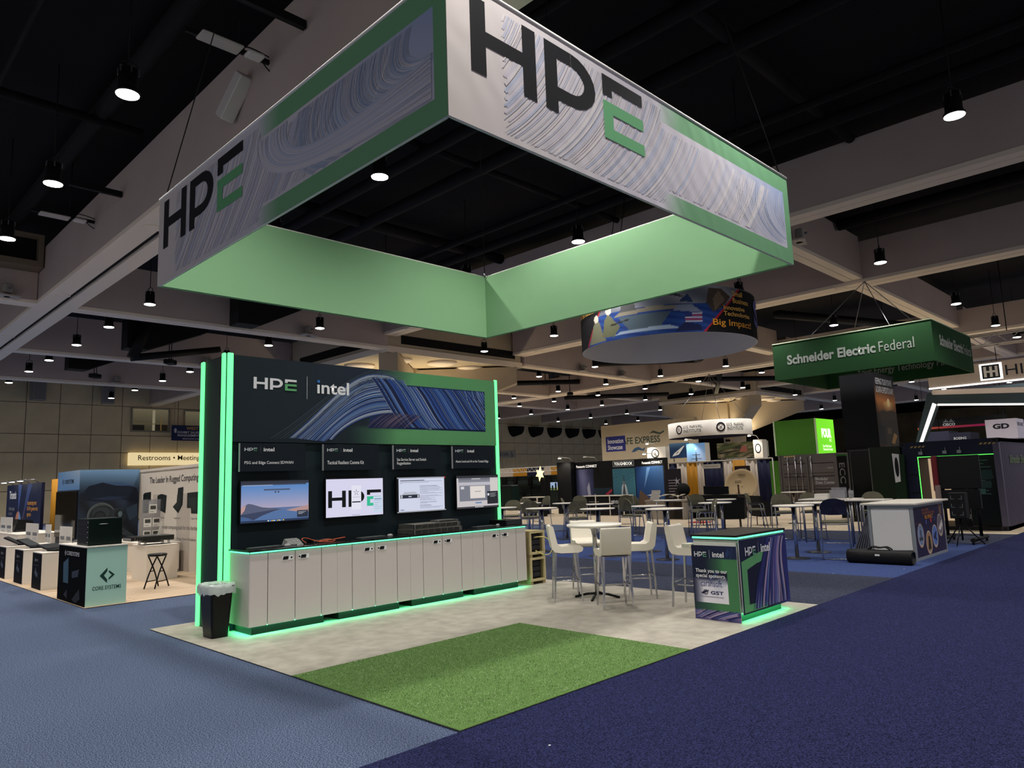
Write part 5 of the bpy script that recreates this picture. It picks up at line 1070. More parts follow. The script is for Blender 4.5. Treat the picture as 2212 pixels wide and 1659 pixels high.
# dark demonstration booth with truss header
db = thing('demo_booth', 'dark demonstration booth with slatted walls and truss header', 'booth', (31, 25.9, .0065)); SLAT = M('slat_dark', (46, 58, 56), .6)
box('back_wall', (.0, 0, 0), (.12, 6.6, 2.15), M('demo_back', (24, 30, 30), .7), db)
for k in range(16): box('slat', (-.03, .02, .05+.13*k), (0, 6.58, .05+.13*k+.1), SLAT, db)
for y in (.0, 1.3, 2.7, 4.1, 5.4, 6.5): box('upright', (-.06, y, 0), (-.03, y+.06, 2.2), MATS['black'], db)
for z in (2.35, 2.62): cyl('truss_chord', (-.3, -.2, z), (-.3, 6.9, z), .03, MATS['off_white'], db, 6)
for k in range(18): cyl('truss_web', (-.3, -.1+.38*k, 2.35), (-.3, .09+.38*k, 2.62), .015, MATS['off_white'], db, 5); cyl('truss_web', (-.3, .09+.38*k, 2.62), (-.3, .28+.38*k, 2.35), .015, MATS['off_white'], db, 5)
for i, (y0, y1, m_) in enumerate(((.1, .9, DGO), (.9, 1.5, DWH), (1.5, 3.0, DNV), (3.0, 4.3, DGO), (4.3, 5.6, DWH))): box('header_drape', (-.1, y0, 2.1), (-.06, y1, 2.6), m_, db)
for y, z, w, h in ((.9, 1.5, .3, .45), (2.6, 1.45, .35, .5), (4.0, 1.6, .3, .5), (5.0, 1.6, .3, .45)): box('hung_gear', (-.12, y, z), (-.03, y+w, z+h), MATS['black'], db, .01)
for y, z in ((1.2, 1.0), (3.2, .85), (2.0, 1.2), (5.2, .95)): box('shelf', (-.35, y, z), (-.03, y+.9, z+.03), MATS['black'], db)
t = thing('demo_screen', 'small lit television on the dark booth wall', 'monitor', (30.75, 25.95, 1.1)); box('bezel', (0, 0, 0), (.05, .85, .58), MATS['black'], t); f = FX(-.001, .85, 0); art('screen_picture', [(rect(.04, .04, .81, .54), (150, 170, 200)), (rect(.04, .04, .81, .2), (96, 110, 70)), (rect(.15, .05, .28, .34), (24, 26, 30)), (rect(.42, .05, .56, .45), (24, 26, 30)), (disc(.49, .47, .05), (24, 26, 30)), (rect(.6, .06, .78, .24), (196, 196, 120))], f, .001, SCREEN, t); box('wall_bracket', (.05, .3, .2), (.2, .5, .4), MATS['black'], t)
t = thing('dark_cabinet', 'tall dark green cabinet inside the demonstration booth', 'cabinet', (29.4, 28.9, .0065)); box('body', (0, 0, 0), (.7, 1.0, 1.5), M('cab_green', (20, 40, 38), .5), t, .01); box('sloped_top', (.05, .05, 1.5), (.65, .95, 1.55), MATS['grey'], t); box('door', (-.01, .05, .1), (0, .95, 1.4), M('cab_green2', (26, 48, 44), .5), t)
t = thing('demo_column', 'black post carrying the lit star', 'post', (24.9, 21.85, .0065)); box('post', (-.18, -.18, 0), (.18, .18, 1.9), MATS['black'], t); box('foot_plate', (-.3, -.3, 0), (.3, .3, .02), MATS['black'], t)
t = thing('star_light', 'lit pale yellow paper star lantern', 'lamp', (24.6, 21.9, 2.12)); SL = M('star_glow', (255, 240, 170), .6, emit=1.1); v = []; f = []
for k in range(12):
    a = math.pi/2+.12+k*math.pi/6; r = (.42 if k % 6 == 0 else .34) if k % 2 == 0 else .19; v += [(-.03, r*math.cos(a), r*math.sin(a))]
v += [(-.14, 0, 0), (.08, 0, 0)]
for k in range(12): j = (k+1) % 12; f += [(k, j, 12), (j, k, 13)]
mk('star_shade', v, f, SL, t); cyl('star_stem', (.08, 0, -.35), (.1, 0, .0), .02, MATS['black'], t, 6)
t = thing('white_kiosk', 'white kiosk with dark front beside the black booth wall', 'kiosk', (22.6, 20.3, .0065)); box('body', (.02, .02, 0), (.7, 1.0, .92), MATS['black'], t); box('kiosk_top', (0, -.02, .92), (.74, 1.04, .97), M('bistro_white'), t); box('side_frame', (0, 0, 0), (.02, .08, .92), M('bistro_white'), t); box('shelf', (.0, .08, .72), (.02, 1.0, .76), M('bistro_white'), t)
# black booth with ship pictures
pb = thing('ship_booth', 'black booth wall with sea and ship pictures and white lettering', 'booth', (25.6, 14.9, .0065)); PBK = M('booth_black', (18, 18, 20), .5)
box('wall', (0, 0, 0), (.3, 6.4, 2.62), PBK, pb); box('side_pillar', (-.35, 5.45, 0), (0, 6.4, 2.66), PBK, pb)
f = FX(-.001, 6.4, 0)
grad('left_picture', FX(-.002, 5.4, .3), 1.15, 1.95, 10, 14, lambda u, v: mix((96, 96, 130), (40, 44, 76), abs(u-.45)*2), 0, None, pb)
grad('centre_picture', FX(-.03, 3.02, .2), 1.35, 2.0, 16, 24, lambda u, v: mix((44, 92, 110), (78, 128, 140), abs(math.sin(v*40+math.sin(u*9)*3))*.6), 0, None, pb)
grad('right_picture', FX(-.002, 1.68, .3), 1.6, 1.95, 10, 14, lambda u, v: mix((26, 58, 108), (64, 104, 150), u*v*.8), 0, None, pb); box('centre_board', (-.028, 1.65, .2), (-.002, 3.04, 2.22), PBK, pb)
cx = 3.38+.7
SH_ = [([(4.0, .5), (3.86, .9), (3.9, 1.3), (4.05, 1.65), (4.2, 1.3), (4.28, .9), (4.16, .5)], (176, 184, 190)), ([(4.02, .6), (3.95, 1.0), (4.05, 1.5), (4.14, 1.0), (4.1, .6)], (92, 96, 100)), (rect(4.03, 1.0, 4.08, 1.85), (60, 64, 70)), (rect(3.95, 1.45, 4.16, 1.49), (60, 64, 70))]
art('ship_shapes', SH_, FX(-.032, 6.4, 0), .001, None, pb)
art('splash_shapes', [([(1.55, .5), (1.75, .9), (1.7, 1.3), (1.85, 1.6), (1.9, 1.2), (1.95, .8), (2.1, .45)], (150, 150, 168)), ([(4.8, .4), (4.95, 1.15), (5.4, .8), (6.0, .4)], (92, 72, 60)), ([(5.4, 2.2), (5.6, 2.2), (5.2, 1.2)], (86, 124, 170)), (rect(2.15, 1.3, 3.35, 2.24), (8, 8, 10)), (rect(2.15, .4, 3.3, 1.28), (26, 44, 54)), ([(2.55, .5), (2.9, 1.0), (3.25, 1.22), (3.3, 1.12), (3.0, .9), (2.7, .5)], (176, 44, 62)), ([(2.7, .45), (3.05, .8), (3.3, 1.05), (3.3, .45)], (70, 50, 46)), ([(2.0, .45), (2.2, 1.0), (2.4, .7), (2.5, .45)], (170, 176, 182)), (disc(3.05, .62, .1), (196, 60, 74))], f, .003, None, pb)
LW = M('lettering_lit', (255, 250, 240), .5, emit=.7)
text('booth_lettering', 'Panasonic CONNECT', f, 1.05, 2.33, 1.35, .13, LW, pb, .02, .01); text('booth_lettering', 'TOUGHBOOK', f, 3.5, 2.36, 1.1, .15, LW, pb, .03, .01); text('booth_lettering', 'Panasonic CONNECT', f, 5.15, 2.36, 1.15, .12, LW, pb, .02, .01)
art('name_frame', [(rect(3.42, 2.3, 4.68, 2.315), (220, 220, 220)), (rect(3.42, 2.555, 4.68, 2.57), (220, 220, 220)), (rect(3.42, 2.3, 3.435, 2.57), (220, 220, 220)), (rect(4.665, 2.3, 4.68, 2.57), (220, 220, 220))], f, .008, None, pb)
SPL = bpy.data.lights.new('arm_spot', 'SPOT'); SPL.energy = 60; SPL.spot_size = 1.9; SPL.spot_blend = .7; SPL.color = (1, .9, .75); SPL.shadow_soft_size = .06
def armlight(x, y, z, lab, reach=.6, lit=True):
    t = thing('arm_spotlight', lab, 'lamp', (x, y, z), 0, 'arm spotlights above the background booths'); tube('arm', [(0, 0, 0), (-.15, .05, .18), (-reach, .25, .22)], .018, MATS['off_white'], t, 6); lathe('head', [(0, .05), (.05, .05), (.09, .0), (.09, -.03)], (-reach-.05, .28, .2), MATS['off_white'], t, 12)
    if lit:
        lathe('lens', [(0, 0), (.07, .0), (.085, .012)], (-reach-.05, .28, .155), MATS['lamp_lens'], t, 12); l = bpy.data.objects.new('arm_spot', SPL); COL.objects.link(l); l.parent = t; l.location = (-reach-.05, .28, .12); l.rotation_euler = Vector((-.45, 0, 1)).to_track_quat('Z', 'Y').to_euler()
armlight(25.45, 20.4, 2.685, 'lit arm spotlight above the black pillar, left'); armlight(25.65, 18.9, 2.645, 'unlit arm spotlight above the black booth wall', .6, False); armlight(25.65, 15.3, 2.645, 'lit arm spotlight above the right end of the black booth')
ct = thing('demo_counter', 'dark display counter with white frame before the ship pictures', 'counter', (24.3, 16.4, .0065)); box('body', (.05, .05, .05), (.75, 2.45, .88), MATS['black'], ct); box('counter_top', (0, 0, .9), (.8, 2.5, .94), M('bistro_white'), ct)
for y in (.0, .8, 1.65, 2.46): box('frame_post', (.0, y, 0), (.04, y+.04, .9), M('bistro_white'), ct)
text('counter_lettering', 'MEVIX', FX(.049, 2.5, 0), 1.75, .55, .45, .15, MATS['lettering_white'], ct, .02); text('counter_lettering', 'the smallest micro power\nin harsh environments', FX(.049, 2.5, 0), 1.8, .38, .5, .1, MATS['lettering_grey'], ct, 0); box('keyboard_shelf', (.02, 1.5, .62), (.05, 2.1, .66), MATS['grey'], ct)
# drapes with poles, flag banner stand, notice board
DR = [(16.2, 15.75, DNV, 'short navy drape at the left end of the row'), (15.7, 15.2, DWH, 'white drape left of the gold drape'), (15.18, 14.62, DGO, 'gold drape between two white drapes'), (14.6, 14.25, DWH, 'narrow white drape right of the gold drape'), (14.22, 13.25, DNV, 'wide navy drape in the middle of the row'), (13.22, 11.5, DWH, 'wide white drape behind the satellite dish'), (11.45, 10.9, DNV, 'navy drape at the right end of the row')]
for a, b, m_, lb in DR: drape(28.0, b, a, 2.36, m_, lb, None, .05, 'booth drapes')
drape(27.9, 12.05, 12.65, 2.38, DGO, 'short gold drape above the dark notice board', None, .03, 'booth drapes')
tag(cyl('drape_rail', (28, 10.8, 2.4), (28, 16.3, 2.4), .03, MATS['off_white'], None, 8), 'white horizontal rail carrying the row of drapes', 'rail')
for i, (y, lb) in enumerate(((10.75, 'white upright pole at the right end of the drapes'), (16.3, 'white upright pole at the left end of the drapes'))): tag(cyl('drape_pole', (28, y, .0065), (28, y, 2.42), .025, MATS['off_white'], None, 8), lb, 'pole')
t = thing('name_plate', 'small white name board hung over the navy drape', 'sign', (27.9, 13.3, 2.05)); box('plate', (0, 0, 0), (.02, .95, .2), M('paper'), t); text('plate_lettering', 'NAVWAR Technology Solutions', FX(-.001, .95, 0), .1, .06, .75, .07, MATS['lettering_dark'], t, 0); cyl('hook', (.02, .47, .2), (.05, .47, .31), .008, MATS['steel'], t, 5)
t = thing('banner_stand', 'dark banner stand with white text lines and flag stars', 'banner stand', (24.0, 13.05, .0065)); b = box('banner', (0, 0, .06), (.02, .8, 2.05), M('banner_dark', (26, 20, 26), .6), t); box('stand_foot', (-.1, .1, 0), (.12, .7, .06), MATS['steel'], t); f = FX(-.001, .8, 0)
art('banner_print', [(rect(.15, 1.55-.12*k, .15+[.4, .36, .46, .4, .3, .34, .22, .12][k], 1.57-.12*k), (170, 160, 164)) for k in range(8)]+[([(.55, 1.7), (.6, 1.55), (.76, 1.62), (.64, 1.5), (.72, 1.36), (.6, 1.45), (.5, 1.34), (.54, 1.5), (.42, 1.58), (.54, 1.58)], (150, 144, 150)), ([(.5, .3), (.6, .8), (.76, .6), (.78, .3)], (120, 100, 104))], f, .001, None, b)
t = thing('notice_board', 'dark brown notice board with white name above the dish', 'sign', (26.6, 11.15, .0065)); cyl('post', (0, .36, 0), (0, .36, 1.5), .02, MATS['steel'], t, 8); lathe('foot', [(0, .03), (.2, .02), (.2, 0)], (0, .36, 0), MATS['steel'], t, 14); b = box('board', (-.01, 0, 1.45), (.015, .74, 2.08), M('board_brown', (38, 18, 20), .5), t); f = FX(-.011, .74, 1.45); text('board_lettering', 'AIRBUS', f, .16, .42, .42, .1, MATS['lettering_grey'], b, .02); text('board_lettering', 'U.S.\nSpace & Defense', f, .25, .22, .26, .12, MATS['lettering_grey'], b, 0)
# satellite dish
t = thing('satellite_dish', 'round tan satellite dish antenna with feed arm', 'satellite dish', (24.9, 10.7, .0065)); R_ = .68; v = []; f = []; n = 40; rings = 8
ax = Vector((-.93, -.2, .3)).normalized(); u_ = ax.orthogonal().normalized(); 
u_ = Vector((0, 0, 1)).cross(ax).normalized(); w_ = ax.cross(u_)
c0 = Vector((0, 0, 1.22))
for i in range(rings+1):
    r = R_*i/rings; 
    for k in range(n): a = 2*math.pi*k/n; v.append(c0+u_*(r*math.cos(a))+w_*(r*math.sin(a))+ax*(.22*(r/R_)**2))
for i in range(rings):
    for k in range(n): j = (k+1) % n; f.append((i*n+k, i*n+j, (i+1)*n+j, (i+1)*n+k))
o = mk('reflector', v, f, M('dish_tan', (176, 152, 116), .6), t, True); sd = o.modifiers.new('t', 'SOLIDIFY'); sd.thickness = .02
tube('feed_arm', [c0-w_*R_+ax*.2, c0-w_*.45+ax*.45, c0-w_*.12+ax*.6], .035, M('feed_brown', (70, 40, 30), .6), t, 8); b = box('feed_horn', (-.12, -.1, -.07), (.12, .1, .07), M('feed_tan', (150, 130, 100), .5), t, .02); b.location = c0+ax*.62+w_*.02
cyl('mast', (.1, 0, .25), (.1, 0, 1.15), .06, MATS['black'], t, 12)
for a in (0, 2.1, 4.2): cyl('tripod_leg', (.1, 0, .45), (.1+.55*math.cos(a), .55*math.sin(a), 0), .03, MATS['black'], t, 8)
text('dish_lettering', 'AIRBUS', FR(c0+ax*.14+w_*.42, -u_ if (-u_).dot(Vector((0, -1, 0))) > 0 else u_, w_), -.16, 0, .32, .06, MATS['lettering_dark'], t, .02, .02)
# counter with drones, piano-like black desk, brochures
t = thing('drone_counter', 'grey white counter with open shelf below the drone models', 'counter', (22, 11.8, .0065)); 
for y in (0, .85, 1.72): box('upright_panel', (0, y, 0), (.7, y+.05, .72), M('counter_grey', (160, 152, 142), .6), t)
box('counter_top', (-.03, -.03, .72), (.75, 1.8, .78), M('counter_grey'), t); box('back_panel', (.68, .05, 0), (.7, 1.72, .72), M('counter_dark', (96, 90, 84), .7), t); box('front_panel', (0, .9, .0), (.02, 1.72, .72), M('counter_grey'), t)
def drone(x, y, z, lab, s=1.):
    t = thing('drone_model', lab, 'drone', (x, y, z), .5, 'drone models on the counter'); DM = M('drone_white', (226, 216, 196), .4); box('hull', (-.1*s, -.06*s, .1), (.1*s, .06*s, .17), DM, t, .02)
    for sx in (-1, 1):
        for sy in (-1, 1): cyl('arm', (sx*.06*s, sy*.04*s, .15), (sx*.26*s, sy*.26*s, .18), .012, DM, t, 6); lathe('rotor', [(0, .01), (.12*s, .006), (.12*s, 0)], (sx*.26*s, sy*.26*s, .2), DM, t, 12)
        cyl('skid', (sx*.09*s, -.15*s, .008), (sx*.09*s, .15*s, .008), .008, DM, t, 5); cyl('strut', (sx*.09*s, 0, .0), (sx*.07*s, 0, .12), .008, DM, t, 5)
drone(22.35, 13.15, .79, 'larger white drone model at the left on the counter', 1.2); drone(22.3, 12.2, .79, 'smaller white drone model in the middle of the counter', .8)
t = thing('brochure_stand', 'white tiered brochure stand left of the drone counter', 'stand', (19.2, 11.05, .0065)); cyl('post', (.1, .18, 0), (.1, .18, 1.0), .03, MATS['steel'], t, 8); box('foot', (-.1, 0, 0), (.3, .36, .02), MATS['steel'], t)
for k in range(3): prism('tier', [(0, .88+.12*k), (.36, .88+.12*k), (.36, 1.0+.12*k), (0, 1.0+.12*k)], FX(.06*k, .36, 0), 0, .03, M('paper'), t)
t = thing('black_desk', 'long black draped desk before the navy drape', 'desk', (22.9, 9.9, .0065)); box('desk_body', (0, 0, 0), (.7, 2.2, .9), M('desk_black', (12, 12, 14), .6), t, .01); box('desk_top', (-.03, -.03, .9), (.73, 2.23, .93), MATS['black'], t)
t = thing('black_monitor', 'wide black display lying back on the black desk', 'monitor', (23.1, 10.4, .9365)); prism('panel', [(0, 0), (1.1, 0), (1.1, .3), (0, .34)], FX(.1, 1.1, .02), 0, .06, MATS['black_gloss'], t); box('stand', (.05, .4, 0), (.3, .7, .03), MATS['black'], t)
t = thing('round_seat', 'black oval backed seat before the gold drape', 'chair', (23.3, 12.55, .0065), face(-.7, -.4)); lathe('seat', [(0, .5), (.28, .5), (.3, .46), (.28, .42), (0, .42)], (0, 0, 0), MATS['black'], t, 20); b = lathe('oval_back', [(0, .03), (.25, .03), (.28, 0), (.25, -.03), (0, -.03)], (0, 0, 0), MATS['black'], t, 20); b.rotation_euler = (math.pi/2, 0, 0); b.location = (0, -.28, 1.15); cyl('column', (0, 0, .02), (0, 0, .42), .04, MATS['steel'], t, 10); cyl('back_stem', (0, -.2, .45), (0, -.28, 1.0), .025, MATS['black'], t, 8); lathe('base', [(0, .03), (.26, .015), (.26, 0)], (0, 0, 0), MATS['steel'], t, 16)
tag(box('red_mat', (20.3, 9.9, .0065), (20.9, 10.6, .03), M('mat_red', (170, 34, 44), .8), None, .004), 'small red mat on the floor left of the lounge chairs', 'mat')
# institute ring sign and poster boxes behind the drapes
t = thing('institute_ring', 'white curved hanging sign with navy institute lettering', 'hanging sign', (38.2, 19.6, 4.15)); n = 64; r = 2.75; v = []; f1 = []; f2 = []
for k in range(n):
    a = 2*math.pi*k/n; v += [(.75*r*math.cos(a), r*math.sin(a), 0), (.75*r*math.cos(a), r*math.sin(a), .95), (.73*r*math.cos(a), .98*r*math.sin(a), .95), (.73*r*math.cos(a), .98*r*math.sin(a), 0)]
for k in range(n): j = (k+1) % n; f1 += [(4*k, 4*j, 4*j+1, 4*k+1), (4*k+1, 4*j+1, 4*j+2, 4*k+2)]; f2 += [(4*k+2, 4*j+2, 4*j+3, 4*k+3), (4*k+3, 4*j+3, 4*j, 4*k)]
mk('outer_fabric', v, f1, M('institute_white', (222, 216, 208), .8), t, True); mk('inner_fabric', v, f2, M('institute_navy', (16, 20, 44), .8), t, True)
class ELL(CYL):
    def p(s, a, b, d=0.):
        th = s.th+a/s.r; return Vector(((.75*s.r+d)*math.cos(th), (s.r+d)*math.sin(th), s.z0+b))
for k, a0 in enumerate((-2.55, .35)):
    ef = ELL((0, 0), r, 0, math.radians(205)); em = []
    em += ringpolys(a0+.3, .48, .2, .29, (30, 30, 38), 24)+[([(a0+.18, .36), (a0+.2, .34), (a0+.42, .6), (a0+.4, .62)], (60, 60, 66)), ([(a0+.42, .36), (a0+.4, .34), (a0+.18, .6), (a0+.2, .62)], (60, 60, 66))]
    art('institute_emblem', em, ef, .01, None, t); text('institute_lettering', 'U.S. NAVAL\nINSTITUTE', ef, a0+.7, .26, 1.35, .44, MATS['lettering_dark'], t, .012, .012)
for a in (.6, 2.2, 3.8, 5.4): cyl('suspension_wire', (.74*r*math.cos(a), r*math.sin(a), .95), (.5, 0, 4.14), .015, MATS['steel'], t, 5)
def poster_box(name, x, y0, y1, z0, z1, lab, col, shapes, top=True):
    t = thing(name, lab, 'poster box', (x, y0, z0)); w, h = y1-y0, z1-z0; box('panel', (0, 0, 0), (.5, w, h), M('poster_edge', (200, 196, 190), .6), t); cyl('post', (.25, .1, 0), (.25, .1, -z0+.0065), .03, MATS['steel'], t, 8); cyl('post', (.25, w-.1, 0), (.25, w-.1, -z0+.0065), .03, MATS['steel'], t, 8)
    grad('poster_print', FX(-.001, w, 0), w, h, 10, 8, col, 0, None, t)
    if shapes: art('poster_shapes', shapes(w, h), FX(-.002, w, 0), .001, None, t)
    return t
poster_box('poster_box', 32, 18.95, 20.2, 2.68, 3.45, 'white poster box with round institute emblem', lambda u, v: (222, 216, 206), lambda w, h: ringpolys(.55, .4, .2, .27, (40, 40, 44), 24)+[([(.43, .28), (.46, .26), (.67, .52), (.64, .54)], (90, 90, 92)), ([(.67, .28), (.64, .26), (.43, .52), (.46, .54)], (90, 90, 92))])
poster_box('poster_box', 32.2, 17.5, 18.8, 2.75, 3.6, 'blue poster box with white speedboat picture', lambda u, v: mix((24, 50, 84), (96, 130, 156), (v-.6)*2), lambda w, h: [([(.15, .1), (.3, .28), (.9, .66), (1.0, .68), (.6, .2)], (214, 214, 210)), ([(.35, .22), (.6, .4), (.55, .3)], (40, 50, 66))])
poster_box('poster_box', 31.8, 16.3, 17.45, 2.45, 3.5, 'sky blue poster box with dark ship mast silhouette', lambda u, v: mix((150, 176, 216), (96, 152, 214), v+.3*math.sin(u*6)), lambda w, h: [([(.52, .0), (.56, .5), (.58, .62), (.6, .5), (.64, .0)], (40, 50, 60)), (rect(.28, .18, .9, .21), (48, 56, 66)), (rect(.34, .4, .82, .43), (48, 56, 66)), (disc(.58, .75, .06), (206, 216, 226))])
nz = random.Random(31)
def camo(u, v): return nz.choice([(38, 44, 26), (64, 70, 40), (84, 80, 46), (24, 26, 16), (96, 84, 60), (120, 108, 84), (52, 60, 30)])
poster_box('poster_wall', 33, 13.5, 16.25, 2.62, 3.45, 'dark green jungle poster wall with lying soldier', camo, lambda w, h: [([(1.3, .3), (1.5, .62), (1.75, .6), (1.8, .3)], (130, 74, 62)), ([(2.2, .1), (2.4, .5), (2.75, .7), (2.75, .1)], (170, 154, 116)), ([(.1, .3), (1.2, .42), (1.2, .36), (.1, .22)], (18, 18, 14))])
poster_box('poster_box', 31.6, 12.92, 13.4, 2.45, 3.45, 'narrow white poster box with dark round emblem at right', lambda u, v: (216, 210, 200), lambda w, h: ringpolys(.24, .55, .12, .17, (40, 40, 46), 20, 1.5))
armlight(32.03, 19.6, 3.47, 'lit arm spotlight above the emblem poster box', .4); armlight(31.83, 16.9, 3.52, 'lit arm spotlight above the ship mast poster', .4); armlight(31.63, 13.1, 3.47, 'lit arm spotlight above the narrow emblem poster', .4)
# pale cafe wall
t = thing('cafe_wall', 'pale cafe wall panel with blue showcase sign and wave logo', 'wall panel', (45, 24.6, .0065)); box('panel', (0, 0, 0), (.3, 9.0, 6.15), M('cafe_pale', (172, 160, 138), .8), t)
f = FX(-.001, 9.0, 0); art('blue_sign', [(rect(.45, 3.95, 2.45, 5.2), (38, 44, 116))], f, .002, None, t); text('sign_lettering', 'Innovation\nShowcase', f, .65, 4.1, 1.6, .9, MATS['lettering_white'], t, .02, .01); text('cafe_lettering', 'CAFE EXPRESS', f, 1.7, 4.45, 4.1, .55, M('cafe_green', (52, 70, 62), .6), t, .02, .001)
art('wave_logo', [([(3.0, 3.8), (3.3, 4.1), (3.7, 4.2), (4.1, 4.0), (4.4, 4.15), (4.2, 3.85), (3.7, 3.95), (3.3, 3.8)], (52, 84, 116)), ([(4.8, 5.2), (5.2, 5.4), (5.8, 5.2), (6.2, 5.35), (6.2, 5.22), (5.8, 5.05), (5.2, 5.22)], (58, 76, 72))], f, .003, None, t)
# ================================================================== RIGHT SIDE
# big sign column of the green sign booth
t = thing('sign_column', 'tall dark square column with sunset picture and slogan', 'column', (22.0, 4.2, .0065)); w, d, H_ = 2.0, 1.1, 4.95
box('upper_body', (0, 0, 2.45), (w, d, H_), M('column_black', (30, 30, 34), .6), t); box('lower_body', (.03, .03, 0), (w-.03, d-.03, 2.43), M('column_glass', (10, 14, 12), .12), t); box('joint_rail', (-.02, -.02, 2.42), (w+.02, d+.02, 2.46), MATS['black'], t)
lf = FX(.028, d, 0); 
for x in (.1, .98): box('glass_edge', (.015, d-x-.012, .2), (.03, d-x, 2.38), M('edge_grey', (110, 112, 110), .4), t)
box('glass_edge', (.015, .12, 2.36), (.03, 1.0, 2.38), MATS['edge_grey'], t)
f = FY(0, -.001, 0)
def sun(u, v):
    v2 = v*2.5
    if v2 > 1.55: return mix((196, 116, 54), (34, 34, 38), (v2-1.6)*1.9)
    d = math.hypot((u-.62)*1.0, (v2-1.5)*1.0); c = mix((66, 44, 26), (206, 126, 56), max(0, v2-1.0)*1.6); return mix((255, 214, 140), c, d*3.2)
grad('sunset_print', FR((0, -.001, 2.46), (1, 0, 0), (0, 0, 1)), w, 2.47, 20, 36, sun, 0, None, t)
art('picture_shapes', [([(0, 3.55), (.3, 3.62), (.6, 3.7), (1.0, 3.66), (1.5, 3.72), (2.0, 3.66), (2.0, 2.5), (0, 2.5)], (56, 44, 30)), ([(0, 3.2), (.8, 3.35), (2., 3.4), (2., 2.5), (0, 2.5)], (44, 38, 30)), (rect(.12, 2.55, .72, 3.15), (24, 24, 26)), (rect(.9, 2.9, 1.3, 3.1), (92, 76, 52)), ([(1.2, 2.6), (1.55, 2.95), (1.85, 2.85), (1.5, 2.55)], (150, 112, 62)), (disc(1.27, 3.98, .14), (255, 226, 160))], f, .002, None, t)
text('column_lettering', 'KEEPING YOUR POWER\n& DATA EXPEDITIONARY', f, .15, 4.28, 1.75, .5, MATS['lettering_white'], t, .012, .006)
# blue shipping container with corrugated side
cn = thing('display_container', 'dark blue shipping container fitted as display room with green edge light', 'container', (19.2, .35, .0065)); CB_ = M('container_blue', (34, 38, 58), .55, .2); CS_ = M('container_side', (92, 86, 104), .55, .2); L_, Wd, Hc = 6.0, 2.42, 2.44
box('floor_frame', (0, 0, 0), (L_, Wd, .1), MATS['black'], cn); box('roof', (0, 0, Hc-.1), (L_, Wd, Hc), CB_, cn); box('rear_wall', (L_-.05, 0, .1), (L_, Wd, Hc-.1), CB_, cn); box('far_wall', (0, Wd-.05, .1), (L_, Wd, Hc-.1), CB_, cn)
for y in (0, Wd-.14): box('corner_post', (0, y, .1), (.14, y+.14, Hc-.1), CS_ if y == 0 else CB_, cn)
for y in (0, Wd-.16):
    for z in (0, Hc-.12): box('corner_casting', (-.01, y, z), (.17, y+.16, z+.12), MATS['darkgrey'], cn); box('casting_hole', (-.014, y+.04, z+.03), (-.009, y+.12, z+.09), MATS['black'], cn)
v = []; f = []; k = 0; x = .14
prof = []
while x < L_:
    prof += [(x, 0), (x+.07, 0), (x+.1, .035), (x+.17, .035)]; x += .2
for x, y in prof: v += [(x, y, .1), (x, y, Hc-.1)]
for i in range(len(prof)-1): f.append((2*i, 2*i+2, 2*i+3, 2*i+1))
mk('corrugated_side', v, f, CS_, cn); box('bottom_rail', (.14, 0, .0), (L_, .05, .14), CS_, cn); box('top_rail', (.14, 0, Hc-.12), (L_, .05, Hc), CS_, cn)
text('side_lettering', 'Schneider Electric', FY(0, -.001, 0), 1.1, 1.75, 2.4, .24, M('lettering_leaf', (110, 130, 96), .6), cn, .02, .004)
box('header_beam', (0, .14, Hc-.42), (.1, Wd-.14, Hc-.1), CB_, cn); box('door_leaf', (0, 1.98, .1), (.08, Wd-.14, Hc-.42), CB_, cn)
for z in (1.5, 1.0, .5): box('door_slot', (-.006, 2.02, z), (0, 2.22, z+.04), MATS['black'], cn)
for y in (.35, 2.05): art('hazard_stripes', [([(.0+.1*k, 0), (.06+.1*k, 0), (.1+.1*k, .05), (.04+.1*k, .05)], (176, 150, 84)) for k in range(4)], FX(-.001, y+.1, Hc-.16), .004, None, cn)
LEDC = M('led_lime', (90, 255, 90), .5, emit=1.6); box('edge_light', (-.01, .14, Hc-.435), (.01, 1.98, Hc-.42), LEDC, cn); box('edge_light', (-.01, 1.965, .1), (.01, 1.98, Hc-.435), LEDC, cn)
for k, y in enumerate((.85, 1.2, 1.8)): 
    box('lamp_head', (-.16, y, Hc-.36), (-.02, y+.1, Hc-.28), MATS['steel'], cn); cyl('lamp_arm', (-.08, y+.05, Hc-.28), (-.02, y+.05, Hc-.16), .012, MATS['steel'], cn, 6)
box('inner_divider', (.3, .9, .1), (.36, 1.3, Hc-.45), MATS['black'], cn); ip = box('info_panel', (.15, .16, .12), (.2, .85, Hc-.44), M('info_black', (10, 16, 18), .3), cn); f = FX(.149, .85, 0)
art('info_print', [(rect(.12, 1.85-.09*k, .12+[.4, .3, .46, .2, .42, .5, .3, .44, .2, .36, .4][k], 1.87-.09*k), (70, 110, 104)) for k in range(11)]+[(rect(.35, 1.35, .6, 1.6), (30, 56, 56)), (rect(.15, .95, .4, 1.1), (60, 96, 88)), (rect(.3, 1.12, .55, 1.3), (36, 62, 60))], f, .001, None, ip)
gl = box('lit_back_panel', (2.4, 1.2, .1), (2.45, Wd-.05, Hc-.45), M('warm_panel', (240, 206, 168), .6, emit=.45), cn); box('white_panel', (2.2, .9, .7), (2.24, 1.6, 1.95), M('white'), cn); text('panel_lettering', 'HII', FX(2.2, 1.6, 0), .3, .75, .2, .2, MATS['lettering_dark'], cn, .03)
for k in range(5):
    for j in range(2): box('door_hardware', (.13, .86+.03*j, .3+.4*k), (.15, .885+.03*j, .42+.4*k), MATS['steel'], cn)
